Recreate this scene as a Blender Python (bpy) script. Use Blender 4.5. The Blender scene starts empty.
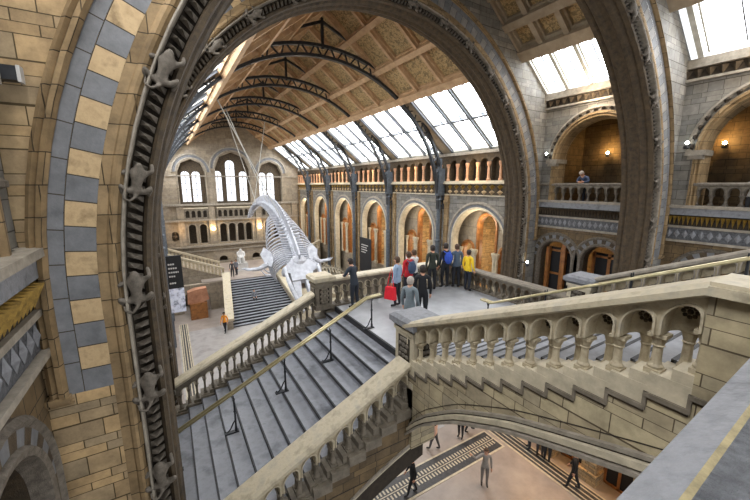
import bpy, bmesh, math, random
from mathutils import Vector, Matrix, Quaternion
random.seed(7)
PI = math.pi
C = bpy.context.scene.collection
SC = bpy.context.scene

# ------------------------------------------------------------------ scene numbers (metres, camera eye at the origin)
CX = 7.1              # centre line of the hall
ZG = -12.0            # ground floor
ZL = -3.95            # staircase landing
ZS = -1.5             # springing of the great arches
XW, XE = -1.5, 15.7   # wall faces of the two southern bays
X3 = 15.15            # east wall face of the bays beyond the second arch
YA, YB = 5.35, 10.5   # south faces of the two stone arches
TR = [16.75, 22.6, 28.4, 34.4, 40.3]
YN = 45.0

# ------------------------------------------------------------------ materials
MATS = {}
def new_mat(name):
    m = bpy.data.materials.new(name); m.use_nodes = True
    nt = m.node_tree; nt.nodes.clear()
    o = nt.nodes.new('ShaderNodeOutputMaterial'); b = nt.nodes.new('ShaderNodeBsdfPrincipled')
    nt.links.new(b.outputs[0], o.inputs[0])
    MATS[name] = m
    return m, nt, b
def N(nt, t, **kw):
    n = nt.nodes.new(t)
    for k, v in kw.items():
        if k.startswith('i_'):
            key = k[2:]
            n.inputs[int(key) if key.isdigit() else key.replace('_', ' ')].default_value = v
        else: setattr(n, k, v)
    return n
def ramp(nt, stops):
    r = nt.nodes.new('ShaderNodeValToRGB'); e = r.color_ramp.elements
    while len(e) < len(stops): e.new(.5)
    for i, (p, c) in enumerate(stops): e[i].position = p; e[i].color = (*c, 1)
    return r
def rgb(h):
    h = h.lstrip('#'); v = [int(h[i:i+2], 16)/255 for i in (0, 2, 4)]
    return tuple((x/12.92 if x <= .04045 else ((x+.055)/1.055)**2.4) for x in v)
def mottled(name, c1, c2, scale=3.0, rough=.7, metal=0.0, bump=.15, c3=None, detail=6):
    m, nt, b = new_mat(name)
    g = N(nt, 'ShaderNodeNewGeometry')
    n1 = N(nt, 'ShaderNodeTexNoise', i_Scale=scale, i_Detail=detail, i_Roughness=.65)
    nt.links.new(g.outputs['Position'], n1.inputs['Vector'])
    st = [(.3, c1), (.7, c2)] if c3 is None else [(.28, c1), (.5, c2), (.72, c3)]
    r = ramp(nt, st); nt.links.new(n1.outputs['Fac'], r.inputs[0]); nt.links.new(r.outputs[0], b.inputs['Base Color'])
    b.inputs['Roughness'].default_value = rough; b.inputs['Metallic'].default_value = metal
    if bump:
        n2 = N(nt, 'ShaderNodeTexNoise', i_Scale=scale*9, i_Detail=4)
        nt.links.new(g.outputs['Position'], n2.inputs['Vector'])
        bp = N(nt, 'ShaderNodeBump', i_Strength=bump, i_Distance=.02)
        nt.links.new(n2.outputs['Fac'], bp.inputs['Height']); nt.links.new(bp.outputs[0], b.inputs['Normal'])
    return m
def blocks(name, c1, c2, mortar, bw=.62, bh=.27, rough=.8, msize=.007, stain=.35, squash=.7, uneven=.3, c3=None):
    """ashlar blockwork laid out on the wall's own plane (by its normal)"""
    m, nt, b = new_mat(name)
    g = N(nt, 'ShaderNodeNewGeometry')
    sp = N(nt, 'ShaderNodeSeparateXYZ'); nt.links.new(g.outputs['Position'], sp.inputs[0])
    sn = N(nt, 'ShaderNodeSeparateXYZ'); nt.links.new(g.outputs['True Normal'], sn.inputs[0])
    ab = []
    for i in range(3):
        a = N(nt, 'ShaderNodeMath', operation='ABSOLUTE'); nt.links.new(sn.outputs[i], a.inputs[0]); ab.append(a)
    gt = N(nt, 'ShaderNodeMath', operation='GREATER_THAN'); nt.links.new(ab[0].outputs[0], gt.inputs[0]); nt.links.new(ab[1].outputs[0], gt.inputs[1])
    mu = N(nt, 'ShaderNodeMix', data_type='FLOAT'); nt.links.new(gt.outputs[0], mu.inputs[0]); nt.links.new(sp.outputs[0], mu.inputs[2]); nt.links.new(sp.outputs[1], mu.inputs[3])
    gz = N(nt, 'ShaderNodeMath', operation='GREATER_THAN', i_1=.75); nt.links.new(ab[2].outputs[0], gz.inputs[0])
    mv = N(nt, 'ShaderNodeMix', data_type='FLOAT'); nt.links.new(gz.outputs[0], mv.inputs[0]); nt.links.new(sp.outputs[2], mv.inputs[2]); nt.links.new(sp.outputs[1], mv.inputs[3])
    s1 = N(nt, 'ShaderNodeMath', operation='MULTIPLY', i_1=1.9/bh); nt.links.new(mv.outputs[0], s1.inputs[0])
    s2 = N(nt, 'ShaderNodeMath', operation='SINE'); nt.links.new(s1.outputs[0], s2.inputs[0])
    s3 = N(nt, 'ShaderNodeMath', operation='MULTIPLY_ADD', i_1=uneven*bh); nt.links.new(s2.outputs[0], s3.inputs[0]); nt.links.new(mv.outputs[0], s3.inputs[2])
    cb = N(nt, 'ShaderNodeCombineXYZ'); nt.links.new(mu.outputs[0], cb.inputs[0]); nt.links.new(s3.outputs[0], cb.inputs[1])
    br = N(nt, 'ShaderNodeTexBrick', offset=.5, squash=squash, squash_frequency=2, i_Scale=1.0, i_Brick_Width=bw, i_Row_Height=bh)
    br.inputs['Mortar Size'].default_value = msize; br.inputs['Mortar Smooth'].default_value = .2; br.inputs['Bias'].default_value = 0
    nt.links.new(cb.outputs[0], br.inputs['Vector'])
    br.inputs['Color1'].default_value = (*c1, 1); br.inputs['Color2'].default_value = (*c2, 1); br.inputs['Mortar'].default_value = (*mortar, 1)
    n1 = N(nt, 'ShaderNodeTexNoise', i_Scale=3.5, i_Detail=7, i_Roughness=.7); nt.links.new(g.outputs['Position'], n1.inputs['Vector'])
    r = ramp(nt, [(.3, (1-stain,)*3), (.62, (1.0, 1.0, 1.0))]); nt.links.new(n1.outputs['Fac'], r.inputs[0])
    src = br.outputs['Color']
    if c3:
        b2 = N(nt, 'ShaderNodeTexBrick', offset=.5, squash=squash, squash_frequency=2, i_Scale=1.0, i_Brick_Width=bw, i_Row_Height=bh)
        b2.inputs['Mortar Size'].default_value = 0; b2.inputs['Bias'].default_value = -.25
        b2.inputs['Color1'].default_value = (0, 0, 0, 1); b2.inputs['Color2'].default_value = (1, 1, 1, 1); b2.inputs['Mortar'].default_value = (0, 0, 0, 1)
        of = N(nt, 'ShaderNodeVectorMath', operation='ADD'); of.inputs[1].default_value = (bw*14, bh*22, 0)
        nt.links.new(cb.outputs[0], of.inputs[0]); nt.links.new(of.outputs[0], b2.inputs['Vector'])
        m3 = N(nt, 'ShaderNodeMix', data_type='RGBA'); m3.inputs[7].default_value = (*c3, 1)
        ml = N(nt, 'ShaderNodeMath', operation='MULTIPLY', i_1=.75); nt.links.new(b2.outputs['Color'], ml.inputs[0]); 
        im = N(nt, 'ShaderNodeMath', operation='SUBTRACT', i_0=1.0); nt.links.new(br.outputs['Fac'], im.inputs[1])
        m4 = N(nt, 'ShaderNodeMath', operation='MULTIPLY'); nt.links.new(ml.outputs[0], m4.inputs[0]); nt.links.new(im.outputs[0], m4.inputs[1])
        nt.links.new(m4.outputs[0], m3.inputs[0]); nt.links.new(br.outputs['Color'], m3.inputs[6]); src = m3.outputs[2]
    mx = N(nt, 'ShaderNodeMix', data_type='RGBA', blend_type='MULTIPLY'); mx.inputs[0].default_value = 1
    nt.links.new(src, mx.inputs[6]); nt.links.new(r.outputs[0], mx.inputs[7])
    nt.links.new(mx.outputs[2], b.inputs['Base Color']); b.inputs['Roughness'].default_value = rough
    bp = N(nt, 'ShaderNodeBump', i_Strength=.5, i_Distance=.02, invert=True)
    nt.links.new(br.outputs['Fac'], bp.inputs['Height']); nt.links.new(bp.outputs[0], b.inputs['Normal'])
    return m
def emit(name, col, s):
    m = bpy.data.materials.new(name); m.use_nodes = True; nt = m.node_tree; nt.nodes.clear()
    o = nt.nodes.new('ShaderNodeOutputMaterial'); e = nt.nodes.new('ShaderNodeEmission')
    e.inputs[0].default_value = (*col, 1); e.inputs[1].default_value = s; nt.links.new(e.outputs[0], o.inputs[0]); MATS[name] = m
    return m

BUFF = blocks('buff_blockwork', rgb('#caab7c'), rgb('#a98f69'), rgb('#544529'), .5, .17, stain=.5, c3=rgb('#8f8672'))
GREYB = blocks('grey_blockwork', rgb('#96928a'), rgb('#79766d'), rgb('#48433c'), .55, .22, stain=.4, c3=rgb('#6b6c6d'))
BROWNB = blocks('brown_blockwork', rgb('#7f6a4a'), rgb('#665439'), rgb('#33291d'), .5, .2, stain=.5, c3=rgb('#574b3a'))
FARB = blocks('far_wall_blockwork', rgb('#a59986'), rgb('#938773'), rgb('#6f6452'), 1.1, .5, stain=.4, c3=rgb('#8a8074'))
BRIDGEB = blocks('pale_ashlar', rgb('#c4b693'), rgb('#a99b7e'), rgb('#5e513c'), .5, .17, stain=.45, msize=.006, c3=rgb('#958d7c'))
V_BUFF = mottled('buff_terracotta', rgb('#857050'), rgb('#bca37c'), 5, .75, c3=rgb('#a38b66'))
PEACH = mottled('peach_terracotta_columns', rgb('#a97a58'), rgb('#cfa484'), 5, .65)
V_PALE = mottled('daylight_greyed_terracotta', rgb('#6f6e6c'), rgb('#92908b'), 4, .7)
V_GREY = mottled('blue_grey_terracotta', rgb('#5c5e61'), rgb('#7b7d80'), 4, .7)
STRIP = blocks('buff_jamb_stone', rgb('#a08864'), rgb('#866f4d'), rgb('#3f321c'), .6, .36, stain=.5, uneven=0)
PALE = mottled('pale_weathered_stone', rgb('#a39a86'), rgb('#cabfa6'), 5, .7)
ROLL = mottled('pale_roll_moulding', rgb('#777065'), rgb('#a29a8c'), 6, .6)
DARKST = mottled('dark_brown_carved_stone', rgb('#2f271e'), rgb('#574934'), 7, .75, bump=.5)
DKRECESS = mottled('shade_dark_stone', rgb('#231d16'), rgb('#3b3226'), 8, .85)  # near black for recesses and gaps, shade put into the colour
CARVE = mottled('grey_carved_stone', rgb('#4a443b'), rgb('#7a7267'), 12, .7, bump=.5)
COPE = mottled('grey_coping_stone', rgb('#5b5d61'), rgb('#83858a'), 5, .65, c3=rgb('#6d6f73'), bump=.4, detail=10)
COPEY = mottled('yellow_worn_arris', rgb('#6f6549'), rgb('#9d8f69'), 20, .7)
COPED = mottled('dark_grey_rough_stone', rgb('#3f4145'), rgb('#707276'), 18, .8, bump=.8, detail=10)
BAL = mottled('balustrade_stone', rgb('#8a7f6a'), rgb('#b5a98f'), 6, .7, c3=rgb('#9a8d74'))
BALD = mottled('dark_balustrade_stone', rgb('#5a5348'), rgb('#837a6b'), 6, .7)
COPEB = mottled('buff_coping_stone', rgb('#8c8370'), rgb('#bcb198'), 4, .6, c3=rgb('#9d978a'))
STEP = mottled('blue_grey_stair_stone', rgb('#575a60'), rgb('#8a8d94'), 1.8, .5, c3=rgb('#6d7076'), bump=.05)
NOSE = mottled('black_stair_nosing', rgb('#16171a'), rgb('#26272b'), 9, .6)
LANDF = mottled('pale_landing_paving', rgb('#8f9195'), rgb('#acaeb2'), 1.5, .45, bump=.05)
FLOORM = mottled('polished_mosaic_floor', rgb('#7d7a78'), rgb('#a09d9b'), .8, .35, c3=rgb('#8b8886'), bump=.03)
FLOORP = mottled('pink_grey_stone_paving', rgb('#857b74'), rgb('#a3988e'), 1.0, .4, bump=.03)
IRON = mottled('painted_iron_blue_black', rgb('#1d1f22'), rgb('#34373c'), 6, .45, metal=.3, bump=0)
IRONB = mottled('blue_grey_iron', rgb('#3c434b'), rgb('#5c646d'), 6, .45, metal=.2, bump=0)
GOLD = mottled('gilded_frieze', rgb('#6b5524'), rgb('#b08f42'), 12, .45, metal=.4)
BRASS = mottled('polished_brass', rgb('#a3976f'), rgb('#cbbf98'), 4, .35, metal=.45, bump=0)
RIB = mottled('pale_timber_rib', rgb('#a98a68'), rgb('#cdae89'), 3, .6, bump=.05)
RIBG = mottled('grey_timber_rib', rgb('#8a7c68'), rgb('#a89a84'), 3, .6, bump=.05)
FRAME = mottled('white_window_frame', rgb('#a8a8a2'), rgb('#c8c8c2'), 3, .5, bump=0)
FRAMED = mottled('slate_glazing_bar', rgb('#4d5157'), rgb('#686d73'), 3, .5, bump=0)
OAK = mottled('warm_oak', rgb('#6d4423'), rgb('#a86f38'), 4, .5)
BONE = mottled('pale_bone', rgb('#8d9098'), rgb('#b9bcc3'), 3, .6, bump=.1)
OLDBONE = mottled('aged_bone', rgb('#7d7768'), rgb('#aca491'), 3, .6, bump=.1)
WHITE = mottled('white_marble', rgb('#a9a8a6'), rgb('#c9c8c5'), 3, .5, bump=.05)
BLACKF = mottled('black_banner_cloth', rgb('#141416'), rgb('#1e1e21'), 3, .8, bump=0)
REDROCK = mottled('rust_red_rock', rgb('#8f6148'), rgb('#bd8a6c'), 2, .7)
GRILL = mottled('dark_iron_grating', rgb('#2f2f31'), rgb('#4b4a49'), 8, .5, metal=.3)
CARPET = mottled('pale_gallery_plaster', rgb('#a38f6c'), rgb('#7d6a4c'), 3, .8)
def flat(name, h, rough=.7, metal=0): return mottled(name, rgb(h), tuple(min(1, c*1.25) for c in rgb(h)), 14, rough, metal, bump=0)
SKIN = flat('skin', '#b98a70', .55); HAIRD = flat('dark_hair', '#2a211c'); HAIRG = flat('grey_hair', '#a59c93'); HAIRB = flat('brown_hair', '#4a3626')
SHOE = flat('black_shoe_leather', '#1b1a1a', .5); EYE = flat('dark_eye', '#141010', .2)
def painted_panel():
    m, nt, b = new_mat('painted_botanical_panel')
    g = N(nt, 'ShaderNodeNewGeometry')
    v = N(nt, 'ShaderNodeTexVoronoi', i_Scale=7, feature='F1'); nt.links.new(g.outputs['Position'], v.inputs['Vector'])
    n = N(nt, 'ShaderNodeTexNoise', i_Scale=5.0, i_Detail=6, i_Distortion=2.2); nt.links.new(g.outputs['Position'], n.inputs['Vector'])
    ad = N(nt, 'ShaderNodeMath', operation='MULTIPLY_ADD', i_1=.3, i_2=0.12); nt.links.new(v.outputs['Distance'], ad.inputs[0])
    a2 = N(nt, 'ShaderNodeMath', operation='MULTIPLY_ADD', i_1=.75); nt.links.new(n.outputs['Fac'], a2.inputs[0]); nt.links.new(ad.outputs[0], a2.inputs[2])
    r = ramp(nt, [(.40, rgb('#54422b')), (.5, rgb('#917348')), (.6, rgb('#c0a576')), (.72, rgb('#7c6a48'))]); nt.links.new(a2.outputs[0], r.inputs[0])
    nt.links.new(r.outputs[0], b.inputs['Base Color']); b.inputs['Roughness'].default_value = .6
    return m
PANEL = painted_panel()
JOINT = flat('dark_mortar', '#3b352b', .9)
SKYPANE = emit('bright_daylit_pane', (.95, .97, 1.0), 14.0)
SIDEPANE = emit('bright_daylit_side_pane', (.95, .97, 1.0), 14.0)
WINPANE = emit('daylit_leaded_pane', (.93, .95, 1.0), 1.5)
BULB = emit('warm_lamp_globe', (1.0, .72, .36), 40)
BULBW = emit('white_spot_lamp', (.9, .97, 1.0), 30)
SIGNG = emit('green_exit_lamp', (.1, 1.0, .45), 2.5)

# ------------------------------------------------------------------ mesh builder
class MB:
    def __init__(s): s.v = []; s.f = []; s.m = []
    def add(s, vs, fs, mi=0):
        o = len(s.v); s.v += [tuple(p) for p in vs]
        for f in fs: s.f.append([i+o for i in f]); s.m.append(mi)
    def quad(s, a, b, c, d, mi=0): s.add([a, b, c, d], [(0, 1, 2, 3)], mi)
    def box(s, x0, x1, y0, y1, z0, z1, mi=0, fn=None):
        vs = [(x0, y0, z0), (x1, y0, z0), (x1, y1, z0), (x0, y1, z0), (x0, y0, z1), (x1, y0, z1), (x1, y1, z1), (x0, y1, z1)]
        if fn: vs = [fn(*p) for p in vs]
        s.add(vs, [(0, 3, 2, 1), (4, 5, 6, 7), (0, 1, 5, 4), (1, 2, 6, 5), (2, 3, 7, 6), (3, 0, 4, 7)], mi)
    def rod(s, a, b, w, h, mi=0, up=(0, 0, 1)):
        """rectangular bar from a to b"""
        a = Vector(a); b = Vector(b); d = (b-a).normalized(); u = Vector(up)
        if abs(d.dot(u)) > .98: u = Vector((0, 1, 0))
        sd = d.cross(u).normalized()*w/2; up2 = sd.cross(d).normalized()*h/2
        vs = [a-sd-up2, a+sd-up2, a+sd+up2, a-sd+up2, b-sd-up2, b+sd-up2, b+sd+up2, b-sd+up2]
        s.add(vs, [(0, 1, 2, 3), (7, 6, 5, 4), (0, 4, 5, 1), (1, 5, 6, 2), (2, 6, 7, 3), (3, 7, 4, 0)], mi)
    def tube(s, pts, r, n=8, mi=0, caps=True):
        pts = [Vector(p) for p in pts]; k = len(pts)
        rs = r if isinstance(r, (list, tuple)) else [r]*k
        ref = None; rings = []
        for i, p in enumerate(pts):
            d = (pts[min(i+1, k-1)]-pts[max(i-1, 0)]).normalized()
            if ref is None: ref = Vector((0, 0, 1)) if abs(d.z) < .9 else Vector((1, 0, 0))
            sd = d.cross(ref).normalized(); up = sd.cross(d).normalized(); ref = up
            rings.append([p + rs[i]*(math.cos(2*PI*j/n)*sd+math.sin(2*PI*j/n)*up) for j in range(n)])
        vs = [q for g in rings for q in g]
        fs = [(i*n+j, i*n+(j+1) % n, (i+1)*n+(j+1) % n, (i+1)*n+j) for i in range(k-1) for j in range(n)]
        if caps: fs += [tuple(range(n-1, -1, -1)), tuple((k-1)*n+j for j in range(n))]
        s.add(vs, fs, mi)
    def lathe(s, prof, c=(0, 0, 0), n=10, mi=0, square=False):
        """prof: (radius, z) pairs"""
        vs = []
        for r, z in prof:
            for j in range(n):
                a = 2*PI*(j+.5)/n; vs.append((c[0]+r*math.cos(a), c[1]+r*math.sin(a), c[2]+z))
        k = len(prof)
        fs = [(i*n+j, i*n+(j+1) % n, (i+1)*n+(j+1) % n, (i+1)*n+j) for i in range(k-1) for j in range(n)]
        fs += [tuple(range(n-1, -1, -1)), tuple((k-1)*n+j for j in range(n))]
        s.add(vs, fs, mi)
    def ball(s, c, r, n=10, mi=0):
        rx, ry, rz = r if isinstance(r, (list, tuple)) else (r, r, r)
        m = max(4, n//2); vs = [(c[0], c[1], c[2]-rz)]
        for i in range(1, m):
            t = -PI/2+PI*i/m
            for j in range(n): vs.append((c[0]+rx*math.cos(t)*math.cos(2*PI*j/n), c[1]+ry*math.cos(t)*math.sin(2*PI*j/n), c[2]+rz*math.sin(t)))
        vs.append((c[0], c[1], c[2]+rz)); L = len(vs)-1
        fs = [(0, 1+(j+1) % n, 1+j) for j in range(n)]
        fs += [(1+i*n+j, 1+i*n+(j+1) % n, 1+(i+1)*n+(j+1) % n, 1+(i+1)*n+j) for i in range(m-2) for j in range(n)]
        fs += [(L, 1+(m-2)*n+j, 1+(m-2)*n+(j+1) % n) for j in range(n)]
        s.add(vs, fs, mi)
    def prism(s, poly, fn, w0, w1, mi=0):
        """2-D outline extruded between w0 and w1; fn(u, w, v) gives the point"""
        n = len(poly); vs = [fn(u, w0, v) for u, v in poly]+[fn(u, w1, v) for u, v in poly]
        s.add(vs, [tuple(range(n)), tuple(range(2*n-1, n-1, -1))]+[(i, n+i, n+(i+1) % n, (i+1) % n) for i in range(n)], mi)
    def data(s, name, mats, off=(0, 0, 0), smooth=False, tri=True):
        me = bpy.data.meshes.new(name)
        me.from_pydata([(p[0]-off[0], p[1]-off[1], p[2]-off[2]) for p in s.v], [], s.f)
        for m in mats: me.materials.append(m)
        me.polygons.foreach_set('material_index', s.m)
        bm = bmesh.new(); bm.from_mesh(me)
        if tri: bmesh.ops.triangulate(bm, faces=[f for f in bm.faces if len(f.verts) > 4])
        bmesh.ops.recalc_face_normals(bm, faces=bm.faces); bm.to_mesh(me); bm.free()
        if smooth: me.polygons.foreach_set('use_smooth', [True]*len(me.polygons))
        me.update(); return me
    def build(s, name, mats, parent=None, smooth=False, local=False):
        mats = mats if isinstance(mats, (list, tuple)) else [mats]
        off = (0, 0, 0)
        if parent is not None and not local: off = wloc(parent)
        o = bpy.data.objects.new(name, s.data(name, mats, off, smooth)); C.objects.link(o)
        if parent is not None: o.parent = parent
        return o
def wloc(o):
    p = Vector((0, 0, 0))
    while o is not None: p += o.location; o = o.parent
    return p
def thing(name, label, cat, loc=(0, 0, 0), rz=0, group=None):
    o = bpy.data.objects.new(name, None); C.objects.link(o); o.location = loc; o.rotation_euler = (0, 0, rz)
    o.empty_display_size = .2
    return tag(o, label, cat, group)
def tag(o, label, cat, group=None):
    o['label'] = label; o['category'] = cat
    if group: o['group'] = group
    return o
def struct(o, label=None):
    o['kind'] = 'structure'
    if label: o['label'] = label
    return o
def inst(name, me, parent, loc=(0, 0, 0), rot=(0, 0, 0), scale=None):
    o = bpy.data.objects.new(name, me); C.objects.link(o); o.parent = parent; o.location = loc; o.rotation_euler = rot
    if scale: o.scale = scale
    return o
def dup(root, label=None, loc=None, rz=None):
    r = root.copy(); C.objects.link(r)
    if loc is not None: r.location = loc
    if rz is not None: r.rotation_euler = (0, 0, rz)
    if label: r['label'] = label
    for ch in root.children:
        c = ch.copy(); C.objects.link(c); c.parent = r
        for g in ch.children:
            d = g.copy(); C.objects.link(d); d.parent = c
    return r

# wall pierced by arched openings; u along the wall, w through it, v up. openings: (centre, half width, sill, spring)
def arch_wall(mb, fn, u0, u1, v0, v1, w0, w1, ops, mi=0, seg=12, shear=0.0, back=True, top=True, ecc=1.0):
    F = lambda u, w, v: fn(u, w, v+shear*u)
    ops = sorted(ops); cur = u0
    def solid(a, b, c, d):
        if b-a > 1e-4 and d-c > 1e-4: mb.box(a, b, w0, w1, c, d, mi, lambda u, w, v: F(u, w, v))
    for (c, r, vb, vs) in ops:
        solid(cur, c-r, v0, v1)
        if vb > v0+1e-4: solid(c-r, c+r, v0, vb)
        pts = [(c-r, vb), (c-r, vs)] if vs > vb+1e-4 else [(c-r, vs)]
        arc = [(c-r*math.cos(PI*i/seg), vs+ecc*r*math.sin(PI*i/seg)) for i in range(seg+1)]
        for i in range(seg):
            (a, b), (p, q) = arc[i], arc[i+1]
            mb.quad(F(a, w0, b), F(p, w0, q), F(p, w0, v1), F(a, w0, v1), mi)
            if back: mb.quad(F(a, w1, b), F(p, w1, q), F(p, w1, v1), F(a, w1, v1), mi)
            mb.quad(F(a, w0, b), F(p, w0, q), F(p, w1, q), F(a, w1, b), mi)
            if top: mb.quad(F(a, w0, v1), F(p, w0, v1), F(p, w1, v1), F(a, w1, v1), mi)
        cur = c+r
    solid(cur, u1, v0, v1)
# ring of stone round an arched opening in a wall; prof: (radius, w) pairs from outside in
def arch_ring(mb, fn, c, vs, vb, prof, mis, seg=20, legs=True, ecc=1.0):
    path = []
    if legs: path.append((-1, 0, vb))
    for i in range(seg+1): path.append((-math.cos(PI*i/seg), math.sin(PI*i/seg), None))
    if legs: path.append((1, 0, vb))
    def pt(i, r, w):
        a, b, z = path[i]
        return fn(c+r*a, w, (z if z is not None else vs+ecc*r*b))
    for i in range(len(path)-1):
        for j in range(len(prof)-1):
            m = mis[j]
            if isinstance(m, tuple): m = m[i % 2]
            if m is None: continue
            mb.quad(pt(i, *prof[j]), pt(i, *prof[j+1]), pt(i+1, *prof[j+1]), pt(i+1, *prof[j]), m)

EW = lambda X: (lambda u, w, v: (X+w, u, v))          # east wall: w goes into the wall
WW = lambda X: (lambda u, w, v: (X-w, u, v))
SW = lambda Y: (lambda u, w, v: (u, Y+w, v))          # faces south

# ------------------------------------------------------------------ camera
f_px = 345.0; pitch = math.atan(65/f_px); yaw = math.radians(30.9)
s_, c_ = math.sin(yaw), math.cos(yaw); sp_, cp_ = math.sin(pitch), math.cos(pitch)
fw = Vector((s_*cp_, c_*cp_, -sp_)); rt = Vector((c_, -s_, 0)); up = rt.cross(fw)
cam = bpy.data.cameras.new('camera'); cam.sensor_width = 36; cam.sensor_fit = 'HORIZONTAL'; cam.lens = f_px/750*36; cam.clip_start = .02; cam.clip_end = 300
co = bpy.data.objects.new('camera', cam); C.objects.link(co)
M = Matrix((rt, up, -fw)).transposed().to_4x4(); co.matrix_world = M; SC.camera = co
# ================================================================== SHELL
def roof_pt(x, X0, z0, s):            # height of the pitched roof above x
    d = abs(x-CX); return z0 + s*((X0-CX)-d)
SL = .783
R3 = (15.4, 1.85, SL); R1 = (15.7, 4.05, SL)
# floors
b = MB(); b.box(-9, 24, -8, 47, ZG-.3, ZG); struct(b.build('floor', FLOORP))
b = MB(); b.box(-.2, 11.0, 11.5, 31, ZG+.002, ZG+.012); struct(b.build('floor_mosaic', FLOORM))
# ---- east bays beyond the second arch
BAYS = [(11.3, TR[0])]+[(TR[i], TR[i+1]) for i in range(4)]+[(TR[4], YN)]
BAYN = ['nearest the second stone arch', 'second beyond the stone arch', 'third beyond the stone arch', 'fourth beyond the stone arch', 'fifth beyond the stone arch', 'farthest, next to the end wall']
wn = [0]
def nxt(): wn[0] += 1; return wn[0]
for i, (y0, y1) in enumerate(BAYS):
    fn = EW(X3); c = (y0+y1)/2 - (.15 if i == 0 else 0); r = min(1.95, (y1-y0)/2-.75)
    w = MB(); arch_wall(w, fn, y0, y1, ZG, -.62, 0, .4, [(c, r, ZG, -3.3)], 0, 18)
    # inside of the alcove: cheeks and soffit
    w.box(X3+.4, X3+4.99, y0+.005, y0+.15, ZG, -.96, 1); w.box(X3+.4, X3+4.99, y1-.15, y1-.005, ZG, -.96, 1)
    w.box(X3+.4, X3+5.2, y0, y1, -.95, -.62, 1); w.box(X3+5.0, X3+5.3, y0, y1, ZG, -.96, 1)
    w.box(X3+1.1, X3+4.99, y0+.16, y1-.16, -7.3, -7.0, 1)
    ww = struct(w.build('wall_east', [GREYB, BUFF, BROWNB]))
    # arch mouldings; reveals in paler stone, their lit look put into the colour
    w = MB(); arch_ring(w, fn, c, -3.3, ZG, [(r+.42, .02), (r+.42, -.07), (r+.3, -.1), (r+.26, -.05), (r+.12, -.05), (r+.04, -.09), (r-.02, .0), (r-.06, .2), (r-.06, .4)], [0, 0, 0, 1, 2, 2, 2, 2], 26)
    w.build('arch_moulding', [ROLL, V_GREY, PALE], ww)
    for s in (-1, 1):   # buff pilaster beside the iron shaft
        yy = (y0+.33 if s < 0 else y1-.33); w = MB(); w.box(X3-.14, X3+.02, yy-.16, yy+.16, ZG, -.62); w.box(X3-.2, X3, yy-.2, yy+.2, -1.15, -.95); w.build('pilaster', STRIP, ww)
    # inner screen: a tall arch between two low ones
    w = MB(); arch_wall(w, EW(X3+.85), y0+.15, y1-.15, ZG, -.95, 0, .25, [(c, .62, -7.0, -2.35), (c-1.45, .4, -7.0, -3.9), (c+1.45, .4, -7.0, -3.9)], 0, 14)
    struct(w.build('wall_screen', FARB))
    w = MB()
    for yy, rr, vs in ((c, .62, -2.35), (c-1.45, .4, -3.9), (c+1.45, .4, -3.9)):
        arch_ring(w, EW(X3+.85), yy, vs, -7, [(rr+.16, .0), (rr+.14, -.08), (rr+.02, -.08), (rr-.03, .05), (rr-.03, .3)], [0]*4, 16)
    struct(w.build('trim_screen_arches', OAK))
    w = MB()
    for yy in (c-.92, c+.92, c-.72, c+.72, c-1.95, c+1.95):
        w.lathe([(.13, -7), (.13, -6.8), (.085, -6.7), (.085, -4.25), (.1, -4.2), (.17, -3.95), (.17, -3.85)], (X3+.7, yy, 0), 10)
    struct(w.build('trim_screen_columns', PALE))
    # gilded frieze
    w = MB(); w.box(X3-.1, X3+.1, y0, y1, -.62, -.55, 1); w.box(X3-.06, X3+.1, y0, y1, -.55, .05, 0); w.box(X3-.3, X3+.1, y0, y1, .05, .13, 1); w.box(X3-.22, X3+.1, y0, y1, .13, .24, 1)
    n = 9
    for k in range(n):
        yy = y0+.3+(y1-y0-.6)*(k+.5)/n; d = .2
        w.add([(X3-.07, yy-d, -.08), (X3-.07, yy, .03), (X3-.07, yy+d, -.08), (X3-.07, yy, -.28), (X3-.22, yy, -.1)], [(0, 1, 4), (1, 2, 4), (2, 3, 4), (3, 0, 4)], 2)
        w.add([(X3-.07, yy-d, -.38), (X3-.07, yy, -.27), (X3-.07, yy+d, -.38), (X3-.07, yy, -.54), (X3-.2, yy, -.4)], [(0, 1, 4), (1, 2, 4), (2, 3, 4), (3, 0, 4)], 3)
    w.build('frieze', [DARKST, PALE, GOLD, V_BUFF], ww)
    # clerestory arcade under the skylight
    t = thing('clerestory_arcade', 'row of small arches under the skylight, bay '+BAYN[i], 'arcade', (X3, c, .24), 0, 'clerestory arcades of the east wall')
    a0, a1 = y0+.35, y1-.35; n = 6; p = (a1-a0)/n
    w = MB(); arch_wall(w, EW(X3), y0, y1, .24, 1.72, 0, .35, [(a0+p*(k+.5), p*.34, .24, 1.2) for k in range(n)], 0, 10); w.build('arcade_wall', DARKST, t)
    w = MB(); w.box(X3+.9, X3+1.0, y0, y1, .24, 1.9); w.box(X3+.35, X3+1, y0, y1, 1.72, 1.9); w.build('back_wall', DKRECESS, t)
    m = MB(); m.lathe([(.11, 0), (.11, .08), (.075, .14), (.065, .74), (.085, .78), (.12, .92), (.12, 1.0)], (0, 0, 0), 10); me = m.data('column', [PEACH], smooth=False)
    for k in range(n+1): inst('column', me, t, (-.06, a0+p*k-c, 0))
    w = MB(); w.box(X3-.12, X3+.5, y0, y1, 1.72, 1.88); w.build('cornice', ROLL, t)
# ---- plain west wall of the far bays, same height
w = MB(); w.box(-1.6, -.95, 11.3, YN, ZG, 1.85); struct(w.build('wall_west', GREYB))
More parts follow.
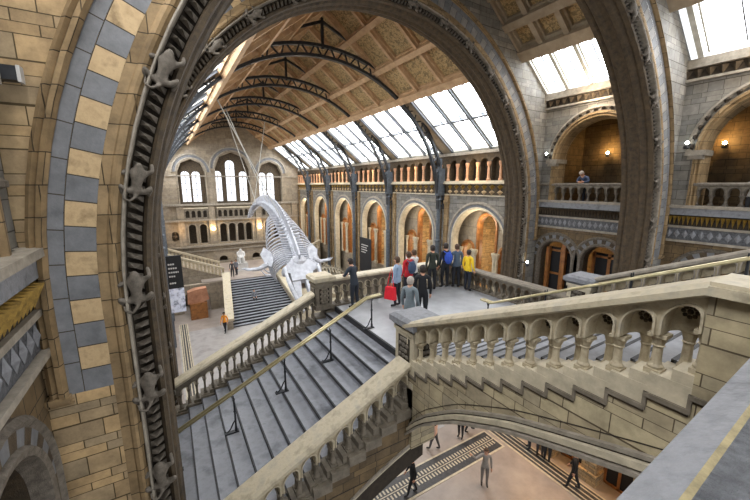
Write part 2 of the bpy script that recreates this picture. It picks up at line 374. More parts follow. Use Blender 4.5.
# ---- skylights
def skylight(y0, y1, X0, z0, s, wd, side, cols, rows, bm=1):
    """glazing lying on the roof slope from the eaves inwards"""
    def P(u, v, d=0):     # u along y, v up the slope from the eaves, d outwards
        L = math.sqrt(1+s*s); x = X0 - v/L - d*(-s/L)*1; z = z0 + v*s/L + d/L
        if side < 0: x = 2*CX-x
        return (x, u, z)
    L = wd*math.sqrt(1+s*s)
    g = MB(); g.quad(P(y0, 0, .22), P(y1, 0, .22), P(y1, L, .22), P(y0, L, .22)); 
    f = MB()
    def bar(ua, ub, va, vb, d0, d1, mi):
        vs = [P(ua, va, d0), P(ub, va, d0), P(ub, vb, d0), P(ua, vb, d0), P(ua, va, d1), P(ub, va, d1), P(ub, vb, d1), P(ua, vb, d1)]
        f.add(vs, [(0, 1, 2, 3), (4, 5, 6, 7), (0, 1, 5, 4), (1, 2, 6, 5), (2, 3, 7, 6), (3, 0, 4, 7)], mi)
    bar(y0, y1, 0, .28 if rows > 1 else .12, -.02, .24, 0); bar(y0, y1, L-.1, L, -.02, .24, bm)
    p = (y1-y0)/cols
    for k in range(cols+1):
        u = y0+p*k; bar(u-.075, u+.075, 0, L, -.06, .24, bm)
        if k < cols:
            for q in (.5,): bar(u+p*q-.02, u+p*q+.02, .2, L, .1, .24, 1)
            for q in (.085, .915): bar(u+p*q-.03, u+p*q+.03, .2, L, .05, .24, 0)
    for k in range(1, rows): bar(y0, y1, L*k/rows-.05, L*k/rows+.05, .0, .24, 1)
    o = struct(f.build('window_%d' % nxt(), [FRAME, FRAMED]))
    g.build('glass_pane', SKYPANE if side > 0 else SIDEPANE, o); return o
for i, (y0, y1) in enumerate(BAYS):
    for sd in (1, -1): skylight(y0+.5, y1-.5, R3[0], R3[1], SL, 3.65, sd, 3, 2)
LR = math.sqrt(1+SL*SL)
for sd in (1, -1):
    for yy in [11.3]+TR+[YN]:
        a, b_ = max(11.25, yy-.5), min(YN, yy+.5); m = MB(); v = []
        for d in (.02, .2):
            for x, z in ((R3[0], R3[1]), (R3[0]-3.68, R3[1]+3.68*SL)):
                for y in (a, b_): xx = x+d*SL/LR; v.append((xx if sd > 0 else 2*CX-xx, y, z+d/LR))
        m.add(v, [(0, 1, 3, 2), (4, 5, 7, 6), (0, 1, 5, 4), (2, 3, 7, 6), (0, 2, 6, 4), (1, 3, 7, 5)]); struct(m.build('trim_roof_board', RIBG))

skylight(6.5, 10.52, R1[0], R1[1]-.02, SL, 2.0, 1, 4, 1, 0); skylight(-1.2, 5.05, R1[0]-.05, R1[1], SL, 1.95, 1, 3, 1, 0)
skylight(6.6, 10.3, R1[0]-.05, R1[1], SL, 1.95, -1, 3, 1, 0); skylight(-1.2, 5.05, R1[0]-.05, R1[1], SL, 1.95, -1, 3, 1, 0)
# ---- coffered ceilings
def coffers(y0, y1, X0, z0, s, x_in, rows, cols, side, mats, rw=.2, rd=.2):
    L = math.sqrt(1+s*s)
    def P(u, x, d=0):
        z = z0+s*(X0-x); xx = x-d*s/L; zz = z-d/L
        return ((xx if side > 0 else 2*CX-xx), u, zz)
    m = MB()
    m.quad(P(y0, x_in, 0), P(y1, x_in, 0), P(y1, CX, 0), P(y0, CX, 0), 0)
    m.quad(P(y0, x_in, -.3), P(y1, x_in, -.3), P(y1, CX, -.3), P(y0, CX, -.3), 1)
    def bar(ua, ub, xa, xb, d, mi):
        xb = max(xb, CX+.012)
        vs = [P(ua, xa, 0), P(ub, xa, 0), P(ub, xb, 0), P(ua, xb, 0), P(ua, xa, d), P(ub, xa, d), P(ub, xb, d), P(ua, xb, d)]
        m.add(vs, [(0, 1, 2, 3), (4, 5, 6, 7), (0, 1, 5, 4), (1, 2, 6, 5), (2, 3, 7, 6), (3, 0, 4, 7)], mi)
    dx = (x_in-CX)/rows
    for k in range(rows+1):
        x = x_in-dx*k; h = rw*.75 if k in (0, rows) else rw*.5
        bar(y0+.002, y1-.002, x+h, x-h, rd*1.3, 1); bar(y0+.002, y1-.002, x+h*1.5, x-h*1.5, rd*.46, 1)
    p = (y1-y0)/cols
    for k in range(cols+1):
        h = rw*.4; lo = lambda q: max(y0+.004, y0+p*k-q); hi = lambda q: min(y1-.004, y0+p*k+q)
        bar(lo(h), hi(h), x_in-.02, CX+.02, rd, 1); bar(lo(h*1.8), hi(h*1.8), x_in-.02, CX+.02, rd*.44, 1)
    return struct(m.build('ceiling', mats))
for i, (y0, y1) in enumerate(BAYS):
    for sd in (1, -1): coffers(y0, y1, R3[0], R3[1], SL, 11.72, 3, 3, sd, [PANEL, RIB], .2, .28)
for y0, y1, n in ((-3, 5.4, 7), (6.3, 10.55, 4)):
    for sd in (1, -1): coffers(y0, y1, R1[0], R1[1], SL, 13.72, 6, n, sd, [PANEL, RIBG], .26, .3)
# ---- roof outside shells that keep stray daylight out between skylight strips
# ---- the two southern bays, east and (mirrored) west
DOG = lambda m, X, y0, y1, v0, v1, n, mi, sgn=1: [m.add([(X, y0+(y1-y0)*k/n, v1), (X, y0+(y1-y0)*(k+1)/n, v1), (X, y0+(y1-y0)*(k+.5)/n, v0), (X-.13*sgn, y0+(y1-y0)*(k+.5)/n, v1-.02)], [(0, 2, 3), (2, 1, 3), (0, 1, 3)], mi) for k in range(n)]
def south_bay(y0, y1, ops1, c2, r2, sgn, name, gold):
    X = XE if sgn > 0 else XW; fn = EW(X) if sgn > 0 else WW(X)
    bx = lambda m, w0, w1, a, b_, v0, v1, mi=0: m.box(X+min(w0*sgn, w1*sgn), X+max(w0*sgn, w1*sgn), a, b_, v0, v1, mi)
    w = MB()
    arch_wall(w, fn, y0, y1, ZG, -1.97, 0, .5, [(c, r, -6.6, vs) for c, r, vs in ops1], 2, 16)
    bx(w, 0, .5, y0, y1, -1.97, -.72, 0)
    arch_wall(w, fn, y0, y1, -.72, 4.05, 0, .6, [(c2, r2, -.72, 1.13)], 0, 22)
    bx(w, .5, 4.2, y0-.2, y1+.2, -1.3, -1.1, 1); bx(w, .5, 4.2, y0-.2, y1+.2, -6.8, -6.6, 1); bx(w, .6, 4.2, y0, y1, 3.9, 4.05, 1)
    bx(w, 3.9, 4.2, y0-.3, y1+.3, ZG, 4.05, 1)
    bx(w, .6, 4.2, y0-.3, y0, ZG, 4.05, 1); bx(w, .6, 4.2, y1, y1+.3, ZG, 4.05, 1)
    W = struct(w.build(name, [GREYB, BROWNB, BROWNB]))
    m = MB()                       # hood and dogtooth round the big gallery arch
    arch_ring(m, fn, c2, 1.13, 1.13, [(r2+.42, .0), (r2+.42, -.05), (r2+.34, -.09), (r2+.28, -.02)], [0, 0, 0], 30, legs=False)
    arch_ring(m, fn, c2, 1.13, -.7, [(r2+.2, .0), (r2+.17, -.09), (r2+.08, -.1), (r2+.05, -.03), (r2-.02, -.06), (r2-.08, .1), (r2-.1, .6)], [1, 1, 1, 1, 1, 1], 30)
    for k in range(20):
        a = PI*(k+.5)/20; q = Vector((0, -math.cos(a), math.sin(a))); o = Vector((X-.05*sgn, c2, 1.13)); t = Vector((0, math.sin(a), math.cos(a)))
        m.add([o+q*(r2+.22)-t*.09, o+q*(r2+.22)+t*.09, o+q*(r2+.36)+t*.06, o+q*(r2+.36)-t*.06, o+q*(r2+.28)-Vector((.1*sgn, 0, 0))], [(0, 1, 4), (1, 2, 4), (2, 3, 4), (3, 0, 4)], 2)
    m.build('arch_moulding', [ROLL, STRIP, DKRECESS], W)
    m = MB()
    for s in (-1, 1):
        yy = c2+s*(r2+.12); bx(m, -.2, .62, yy-.26, yy+.26, .98, 1.16, 0); bx(m, -.14, .6, yy-.2, yy+.2, .86, .98, 0)
    m.build('capital', ROLL, W)
    m = MB(); bx(m, -.16, .02, y0, y1, 3.42, 3.5, 0); bx(m, -.05, .02, y0, y1, 3.5, 3.82, 2); bx(m, -.22, .05, y0, y1, 3.82, 4.1, 0)
    DOG(m, X-.06*sgn, y0, y1, 3.5, 3.78, max(8, int((y1-y0)*3.4)), 1, sgn); m.build('cornice', [ROLL, DARKST, DKRECESS], W)
    m = MB()
    bx(m, -.24, .02, y0, y1, -.8, -.7, 0); bx(m, -.16, .02, y0, y1, -1.04, -.8, 3); bx(m, -.06, .02, y0, y1, -1.42, -1.04, 2)
    DOG(m, X-.08*sgn, y0, y1, -1.4, -1.08, max(8, int((y1-y0)*8)), 1, sgn)
    bx(m, -.12, .02, y0, y1, -1.5, -1.42, 0); bx(m, -.05, .02, y0, y1, -1.92, -1.5, 4); bx(m, -.14, .02, y0, y1, -2.0, -1.92, 0)
    n = max(8, int((y1-y0)*4.5))
    for k in range(n):
        yy = y0+(y1-y0)*(k+.5)/n; d = .09
        m.add([(X-.055*sgn, yy-d, -1.71), (X-.055*sgn, yy, -1.56), (X-.055*sgn, yy+d, -1.71), (X-.055*sgn, yy, -1.86), (X-.1*sgn, yy, -1.71)], [(0, 1, 4), (1, 2, 4), (2, 3, 4), (3, 0, 4)], 3)
    m.build('frieze', [ROLL, GOLD if gold else DARKST, DKRECESS, COPE, COPED], W)
    m = MB()
    for c, r, vs in ops1:
        arch_ring(m, fn, c, vs, -6.6, [(r+.42, .0), (r+.42, -.05), (r+.36, -.1), (r+.3, -.05), (r+.13, -.05), (r+.1, -.1), (r+.02, -.08), (r-.03, .1), (r-.03, .5)], [0, 0, 0, (1, 2), 0, 0, 0, 2], 18)
    m.build('arch_moulding', [CARVE, V_GREY, DARKST], W)
    return W
south_bay(6.1, YB+.3, [(9.47, .8, -3.42), (7.45, .77, -3.36)], 8.15, 1.7, 1, 'wall_east', False)
south_bay(-1.4, YA+.2, [(3.9, .85, -3.4), (1.9, .85, -3.4)], 2.95, 1.75, 1, 'wall_east', True)
south_bay(-1.4, YA+.2, [(3.9, .85, -3.4), (1.9, .85, -3.4)], 2.95, 1.75, -1, 'wall_west', True)
w = MB(); w.box(-2.1, XW, 6.1, 11.2, ZG, 4.05); struct(w.build('wall_west', GREYB))
# ground storey opening on the east side, seen below the bridge
m = MB()
for yy in (4.2, 6.0, 7.8, 9.6): m.box(13.75, 14.4, yy-.28, yy+.28, ZG, -8.2); m.box(13.65, 14.5, yy-.36, yy+.36, ZG, ZG+.5)
m.box(13.75, 15.7, 3, 11.3, -8.2, -7.2); m.box(14.5, 14.8, 3, 11.3, ZG, -8.2)
struct(m.build('trim_ground_piers', BUFF))
# ---- end wall
fn = SW(YN)
w = MB()
arch_wall(w, fn, -1.0, 15.2, ZG, -7.05, 0, .6, [(5.35, .48, -9.15, -8.95), (9.2, .48, -9.15, -8.95)], 0, 12)
arch_wall(w, fn, -1.0, 15.2, -7.05, -4.05, 0, .6, [(.45, .36, -6.3, -5.6), (2.27, .38, -6.8, -4.85), (3.42, .36, -6.8, -4.85), (5.6, .39, -6.8, -4.95), (6.6, .39, -6.8, -4.95), (7.6, .39, -6.8, -4.95), (8.55, .37, -6.8, -4.95), (10.9, .38, -6.8, -4.85), (12.0, .36, -6.8, -4.85), (13.7, .36, -6.3, -5.6)], 0, 12)
w.box(-1, 15.2, YN, YN+.6, -4.05, -2.2, 0)
arch_wall(w, fn, -1.0, 15.2, -2.2, 1.85, 0, .6, [], 1) if False else None
arch_wall(w, fn, -1.0, 15.2, -2.2, 4.7, 0, .6, [(2.7, 1.42, -2.2, 1.45), (7.1, 1.95, -2.2, 1.9), (11.5, 1.42, -2.2, 1.45)], 1, 20)
w.prism([(-1.2, 4.7), (15.4, 4.7), (15.4, 2), (CX, 8.5), (-1.2, 2)][:0] or [(-1.0, 4.7), (15.2, 4.7), (CX, 8.6)], fn, 0, .6, 1)
w.box(-1, 15.2, YN+2.4, YN+2.7, ZG, -2.2, 2)
NWALL = struct(w.build('wall_north', [FARB, FARB, DARKST]))
m = MB()
for v0, v1, d in ((-2.35, -2.12, .3), (-4.12, -3.92, .35), (-7.2, -7.0, .3), (-7.75, -7.6, .15), (.95, 1.08, .1)): m.box(-1, 15.2, YN-d, YN+.05, v0, v1, 0)
for xx in (-.2, 1.2, 4.42, 9.78, 13.0, 14.4): m.box(xx-.35, xx+.35, YN-.22, YN+.02, -7, -2.3, 1)
for c, r in ((2.7, 1.42), (7.1, 1.95), (11.5, 1.42)):
    vs = 1.9 if c == 7.1 else 1.45
    arch_ring(m, fn, c, vs, -2.2, [(r+.62, 0), (r+.62, -.1), (r+.5, -.14), (r+.45, -.06), (r+.2, -.06), (r+.12, -.12), (r, -.08), (r-.05, .2), (r-.05, .6)], [0, 0, 0, 2, 0, 0, 1, 1], 24, legs=False)
    arch_ring(m, fn, c, vs, -2.2, [(r+.12, .0), (r+.1, -.1), (r, -.1), (r-.05, .2), (r-.05, .6)], [1]*4, 4, legs=True)
for c in (2.27, 3.42, 5.6, 6.6, 7.6, 8.55, 10.9, 12.0): arch_ring(m, fn, c, -4.9, -6.8, [(.52, 0), (.5, -.08), (.4, -.08), (.37, .1)], [0]*3, 12)
m.build('trim', [ROLL, FARB, V_GREY], NWALL)
for c, xs, vs in ((2.7, (2.06, 3.14), 1.1), (7.1, (5.43, 6.86, 8.28), 1.2), (11.5, (10.6, 11.6), 1.1)):
    r = 1.95 if c == 7.1 else 1.42; k = nxt()
    m = MB(); ops = [(x, .43 if not (c == 7.1 and x == 6.86) else .5, -1.9, (2.4 if x == 6.86 else vs)) for x in xs]
    arch_wall(m, SW(YN+.4), c-r-.02, c+r+.02, -2.2, 4.1, 0, .18, ops, 0, 10)
    o = struct(m.build('window_%d' % k, DARKST))
    for x, hw, vb, v2 in ops:
        m = MB(); m.box(x-hw, x+hw, YN+.5, YN+.52, vb, v2+hw); m.build('glass_pane', WINPANE, o)
        m = MB(); m.box(x-.03, x+.03, YN+.44, YN+.5, vb, v2+hw)
        for q in range(1, 5): m.box(x-hw, x+hw, YN+.46, YN+.5, vb+(v2+hw-vb)*q/5-.02, vb+(v2+hw-vb)*q/5+.02)
        m.build('glazing_bar', FRAMED, o)
# balcony arcades on the end wall
for x0, x1, n, lab in ((1.6, 4.0, 4, 'small balcony arcade under the left window pair of the end wall'), (5.0, 9.2, 7, 'long balcony arcade under the tall middle windows of the end wall'), (10.1, 12.6, 4, 'small balcony arcade under the right window pair of the end wall')):
    t = thing('balcony_arcade', lab, 'balcony', ((x0+x1)/2, YN-.3, -3.92), 0, 'balcony arcades of the end wall')
    p = (x1-x0)/n; m = MB(); arch_wall(m, SW(YN-.3), x0, x1, -3.92, -2.7, 0, .2, [(x0+p*(k+.5), p*.33, -3.7, -3.1) for k in range(n)], 0, 8); m.build('arcade_wall', BALD, t)
    m = MB(); m.box(x0-.05, x1+.05, YN-.36, YN-.04, -2.7, -2.55); m.build('coping', PALE, t)
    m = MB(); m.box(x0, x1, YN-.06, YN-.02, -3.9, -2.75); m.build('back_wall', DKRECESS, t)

m = MB(); m.box(XW, -.4, 6.5, 10.45, -6.6, -6.22); struct(m.build('floor_gallery', STEP))
m = MB(); m.box(13.8, 16.2, 6.5, 10.45, -7.19, -6.6); struct(m.build('floor_gallery', STEP))
# ================================================================== THE TWO GREAT STONE ARCHES
def ring_sweep(mb, prof, mis, zbot, Y, seg=40, legseg=.36, side=0, r_ref=8.0):
    """profile (r, y offset) swept up the left leg, over the semicircle and down the right leg"""
    path = []; nl = max(1, int((ZS-zbot)/legseg))
    for i in range(nl): path.append((-1, 0, zbot+(ZS-zbot)*i/nl))
    for i in range(seg+1): a = PI-PI*i/seg; path.append((math.cos(a), math.sin(a), None))
    for i in range(nl-1, -1, -1): path.append((1, 0, zbot+(ZS-zbot)*i/nl))
    def pt(i, r, y):
        a, b, z = path[i]; return (CX+r*a, Y+y, z if z is not None else ZS+r*b)
    for i in range(len(path)-1):
        for j in range(len(prof)-1):
            m = mis[j]
            if isinstance(m, tuple): m = m[i % 2]
            mb.quad(pt(i, *prof[j]), pt(i, *prof[j+1]), pt(i+1, *prof[j+1]), pt(i+1, *prof[j]), m)
def ring_blocks(mb, r0, r1, cyc, ln, zbot, Y, gap=.014, pale=None):
    """separate voussoirs with mortar joints round the whole arch"""
    tot = ZS-zbot; half = tot+PI*r0/2
    def pt(s, r, side):
        if s < tot: return (CX+side*r, Y, zbot+s)
        a = (s-tot)/r0; return (CX+side*r*math.cos(a), Y, ZS+r*math.sin(a))
    for side in (-1, 1):
        s = 0; k = 0
        while s < half:
            e = min(half, s+ln-gap); ci = cyc[k % len(cyc)]
            if pale and side > 0 and ci == 1: ci = pale      # buff greyed on the right-hand leg, cool daylight put into the colour
            for a, b_, m in ((s, (s+e)/2, ci), ((s+e)/2, e, ci), (e, min(half, e+gap), 2)):
                if b_ > a: mb.quad(pt(a, r0, side), pt(a, r1, side), pt(b_, r1, side), pt(b_, r0, side), m)
            s += ln; k += 1
def skin_mesh(name, verts, edges, radii, mats, sub=2, root=0):
    me = bpy.data.meshes.new(name); me.from_pydata(verts, edges, [])
    o = bpy.data.objects.new(name, me); C.objects.link(o)
    md = o.modifiers.new('skin', 'SKIN'); md.use_smooth_shade = True; md.branch_smoothing = .3
    for i, r in enumerate(radii):
        sv = me.skin_vertices[0].data[i]; sv.radius = (r, r) if not isinstance(r, tuple) else r; sv.use_root = (i == root)
    ms = o.modifiers.new('sub', 'SUBSURF'); ms.levels = sub; ms.render_levels = sub
    dg = bpy.context.evaluated_depsgraph_get(); ev = o.evaluated_get(dg)
    res = bpy.data.meshes.new_from_object(ev); res.name = name
    bpy.data.objects.remove(o); 
    res.materials.clear()
    for m in mats: res.materials.append(m)
    res.polygons.foreach_set('use_smooth', [True]*len(res.polygons))
    return res
# a carved monkey climbing the moulding (about 0.5 m), back towards -Y, head towards +Z
mv = [(0, -.02, 0), (0, -.06, .12), (0, -.05, .22), (0, -.07, .30), (0, -.11, .345),
      (.09, -.03, .23), (.15, -.08, .27), (.13, .02, .36), (-.09, -.03, .22), (-.16, -.08, .18), (-.13, .02, .27),
      (.1, -.04, -.01), (.16, -.1, .07), (.13, .02, -.05), (-.1, -.04, -.02), (-.17, -.1, .04), (-.13, .02, -.12),
      (0, -.08, -.08), (-.05, -.12, -.14), (-.12, -.1, -.12), (-.13, -.08, -.05)]
mE = [(0, 1), (1, 2), (2, 3), (3, 4), (2, 5), (5, 6), (6, 7), (2, 8), (8, 9), (9, 10), (0, 11), (11, 12), (12, 13), (0, 14), (14, 15), (15, 16), (0, 17), (17, 18), (18, 19), (19, 20)]
mR = [.058, .068, .062, .055, .03, .034, .025, .02, .034, .025, .02, .042, .03, .022, .042, .03, .022, .02, .014, .012, .01]
MONKEY = skin_mesh('monkey_carving', mv, mE, mR, [CARVE], 1)
def monkeys(parent, Y, r, first, step, zlow):
    for side in (-1, 1):
        s = first
        while s < PI*r/2:
            if s < 0: x, z, al = CX+side*r, ZS+s, 0
            else:
                a = s/r; x, z, al = CX+side*r*math.cos(a), ZS+r*math.sin(a), -side*a
            o = inst('monkey_carving', MONKEY, parent, (x-parent.location.x, Y-parent.location.y, z-parent.location.z), (0, al, 0), (1.12 if s % 2 < 1.4 else 1.0,)*3)
            s += step
def zigzag(mb, Y, r0, r1, y0, y1, zbot, step=.13):
    """rows of carved teeth round the recess"""
    L = []; z = zbot
    while z < ZS: L += [(-1, 0, z), (1, 0, z)]; z += step
    n = int(PI*(r0+r1)/2/step)
    for i in range(n): a = PI*(i+.5)/n; L.append((math.cos(a), math.sin(a), None))
    for a, b_, z in L:
        o = Vector((CX, Y, ZS)) if z is None else Vector((CX, Y, z)); d = Vector((a, 0, b_)); t = Vector((-b_, 0, a))
        if z is not None: d = Vector((a, 0, 0)); t = Vector((0, 0, 1))
        h = step*.36
        q = [o+d*r0-t*h+Vector((0, y0, 0)), o+d*r0+t*h*.5+Vector((0, y0, 0)), o+d*r1+t*h*1.6+Vector((0, y1, 0)), o+d*r1-t*h*.1+Vector((0, y1, 0))]
        k = o+d*(r0+r1)/2+t*h*.3+Vector((0, (y0+y1)/2-.12, 0))
        mb.add(q+[k], [(0, 1, 4), (1, 2, 4), (2, 3, 4), (3, 0, 4)], 0)
def great_arch(Y, name, label, roof, zband, full):
    t = thing(name, label, 'arch', (CX, Y+.6, ZG))
    T = .55                        # half thickness
    # voussoir bands, south face
    m = MB()
    ring_blocks(m, 8.38, 8.235, [0], .42, zband, Y); ring_blocks(m, 8.225, 7.93, [0, 1], .305, zband, Y, pale=3); ring_sweep(m, [(8.235, .002), (8.225, .002)], [2], zband, Y, 54)
    m.build('voussoir_band', [V_GREY, V_BUFF, JOINT, V_PALE], t)
    m = MB(); ring_sweep(m, [(8.56, .05), (8.56, -.03), (8.52, -.07), (8.48, -.03), (8.46, -.09), (8.41, -.11), (8.38, -.04), (8.38, .02)], [0]*7, zband, Y, 54); m.build('outer_moulding', STRIP, t)
    m = MB(); ring_sweep(m, [(7.93, 0), (7.83, -.005), (7.81, -.03), (7.77, -.045), (7.73, -.03), (7.715, 0), (7.69, .02)], [0]*6, ZG+.02, Y, 54); m.build('inner_strip', STRIP, t)
    m = MB(); ring_sweep(m, [(7.69, .03), (7.69, -.02), (7.68, -.045), (7.665, -.045), (7.652, -.02), (7.648, .15)], [0]*5, ZG+.02, Y, 54); m.build('roll_moulding', ROLL, t)
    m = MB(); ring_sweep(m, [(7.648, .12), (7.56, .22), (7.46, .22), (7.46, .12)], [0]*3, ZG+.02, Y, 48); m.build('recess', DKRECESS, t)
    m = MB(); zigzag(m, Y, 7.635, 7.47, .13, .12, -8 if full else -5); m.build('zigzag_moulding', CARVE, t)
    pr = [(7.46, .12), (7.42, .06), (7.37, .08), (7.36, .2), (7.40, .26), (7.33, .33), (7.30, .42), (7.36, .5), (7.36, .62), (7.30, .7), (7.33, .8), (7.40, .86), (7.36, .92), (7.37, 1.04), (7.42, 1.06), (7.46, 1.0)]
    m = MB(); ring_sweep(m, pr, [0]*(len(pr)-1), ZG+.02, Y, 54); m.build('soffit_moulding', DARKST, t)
    m = MB(); ring_sweep(m, [(7.46, .9), (7.6, .95), (7.7, 1.12), (8.56, 1.12)], [1, 0, 0], ZG+.02, Y, 48); m.build('north_face', [BUFF, DKRECESS], t)
    monkeys(t, Y+.05, 7.555, -8.5 if full else -6.0, 1.42, ZG)
    # spandrel wall from the arch to the walls and roof
    m = MB(); n = 60
    X0, z0, s = roof
    def outer(a):
        d = Vector((math.cos(a), math.sin(a))); k = (X0+.6-CX)/max(1e-6, abs(d.x))
        # roof line z = z0 + s*((X0-CX)-|x|)
        kr = (z0+.15+s*(X0-CX)-ZS)/(d.y+s*abs(d.x)); k = min(k, kr); return (CX+d.x*k, ZS+d.y*k)
    for i in range(n):
        a, b_ = PI-PI*i/n, PI-PI*(i+1)/n; p, q = outer(a), outer(b_)
        for y in (0.04, 1.1): m.quad((CX+8.5*math.cos(a), Y+y, ZS+8.5*math.sin(a)), (CX+8.5*math.cos(b_), Y+y, ZS+8.5*math.sin(b_)), (q[0], Y+y, q[1]), (p[0], Y+y, p[1]), 0 if i < n//2 else 3)
    ww = X0+.6-CX
    for sd in (-1, 1):
        a, b_ = sorted((CX+sd*8.5, CX+sd*ww))
        for y in (.04, 1.1): m.quad((a, Y+y, zband), (b_, Y+y, zband), (b_, Y+y, ZS), (a, Y+y, ZS), 0 if sd < 0 else 3)
        a, b_ = sorted((CX+sd*7.9, CX+sd*ww)); m.box(a, b_, Y, Y+1.12, ZG+.02, zband, 1 if sd < 0 else 3)
        a, b_ = sorted((CX+sd*8.36, CX+sd*8.62)); m.box(a, b_, Y-.1, Y+.1, zband-.05, zband+.02, 2); m.box(a-.02, b_+.02, Y-.06, Y+.1, zband-.1, zband-.05, 2)
    m.build('spandrel_wall', [BUFF if full else GREYB, BUFF, STRIP, GREYB], t)
    return t
great_arch(YA, 'stone_arch', 'nearest great stone arch, grey and buff striped, its leg filling the left side', R1, -2.6, True)
great_arch(YB, 'stone_arch', 'second great stone arch, framing the hall and the iron roof trusses beyond', R1, -2.6, False)
# small floodlight fixed to the nearest arch's wall
t = thing('floodlight', 'small black floodlight on the blockwork at the upper left edge', 'light', (-1.36, 5.28, 1.15))
m = MB(); m.box(-1.44, -1.2, 5.16, 5.3, 1.06, 1.2, 0); m.rod((-1.5, 5.3, 1.02), (-1.3, 5.25, 1.1), .06, .05, 0); m.build('housing', IRON, t)
m = MB(); m.box(-1.2, -1.17, 5.17, 5.29, 1.05, 1.21); m.build('front_rim', WHITE, t)

# ================================================================== IRON ROOF TRUSSES
def truss(Y):
    t = thing('roof_truss', '', 'roof truss', (CX, Y, ZG), 0, 'iron roof trusses')
    for nm, r, h in (('bottom_chord', 7.55, .13), ('top_chord', 8.02, .13)):
        m = MB(); n = 64
        for i in range(n):
            a, b_ = PI*i/n, PI*(i+1)/n
            pts = [(CX+rr*math.cos(q), Y+yy, ZS+rr*math.sin(q)) for q in (a, b_) for rr in (r-h/2, r+h/2) for yy in (-.11, .11)]
            m.add(pts, [(0, 1, 5, 4), (2, 3, 7, 6), (0, 2, 6, 4), (1, 3, 7, 5)])
        m.build(nm, IRON, t)
    n = 34; m = MB(); m.box(-.035, .035, -.03, .03, -.29, .29); me = m.data('web_strut', [IRON])
    for i in range(2*n):
        a = PI*(i+.5)/(2*n); ln = (.33 if i % 2 else 0)
        tilt = math.radians(30)*(1 if i % 2 else -1)
        inst('web_strut', me, t, (7.785*math.cos(a), 0, ZS-ZG+7.785*math.sin(a)), (0, PI/2-a+tilt, 0))
    m = MB(); m.box(CX-.06, CX+.06, Y-.06, Y+.06, ZS+7.9, 7.75); m.build('king_post', IRON, t)
    for s in (-1, 1):
        m = MB(); m.rod((CX, Y, 7.6), (CX+s*4.6, Y, 5.65), .09, .12); m.build('tie_bar', IRON, t)
        m = MB(); x = CX+s*7.62; m.lathe([(.16, ZG+.02), (.16, -3.6), (.19, -3.5), (.13, -3.4), (.13, -1.0), (.2, -.9), (.13, -.8), (.13, 1.6)], (x, Y, 0), 8)
        m.box(x-.2, x+.28, Y-.17, Y+.17, -.65, 1.0); m.build('iron_shaft', IRONB, t)
    return t
T0 = None
TL = ['nearest iron roof truss beyond the second stone arch', 'second iron roof truss from the stone arch', 'third iron roof truss from the stone arch', 'fourth iron roof truss from the stone arch', 'farthest iron roof truss before the end wall']
for i, y in enumerate(TR):
    if T0 is None: T0 = truss(y); T0['label'] = TL[0]
    else: dup(T0, TL[i], (CX, y, ZG))
# ================================================================== STAIRCASE BRIDGE
WX0, WS = 4.46, .47            # top nosing and pitch of the west (and mirrored east) flight
SY0, SS = 5.95, .44            # first nosing and pitch of the flight up to the south
YS_, YN_ = 5.15, 10.2          # lines of the south and north balustrades
XB, XB2 = 3.97, 2*CX-3.97      # lines of the balustrades of the south flight
def crown(x, dz=0): 
    t = min(1, abs((x-CX)/7.75)); return -4.72-5.6*(1-math.sqrt(max(0, 1-t*t)))-dz
def soff(y):                   # underside of the south flight
    K = [(-1.0, -2.35), (0.3, -2.5), (1.18, -2.77), (1.86, -3.0), (2.66, -3.29), (3.68, -3.81), (4.56, -4.47), (5.18, -5.18)]
    if y <= K[0][0]: return K[0][1]
    for (a, p), (b_, q) in zip(K, K[1:]):
        if y <= b_: return p+(q-p)*(y-a)/(b_-a)
    return K[-1][1]
def smooth_soff(n=24): return [(-1.0+6.2*i/n, (soff(-1.0+6.2*i/n-.15)+soff(-1.0+6.2*i/n)+soff(-1.0+6.2*i/n+.15))/3) for i in range(n+1)]
XZ = lambda u, w, v: (u, w, v)
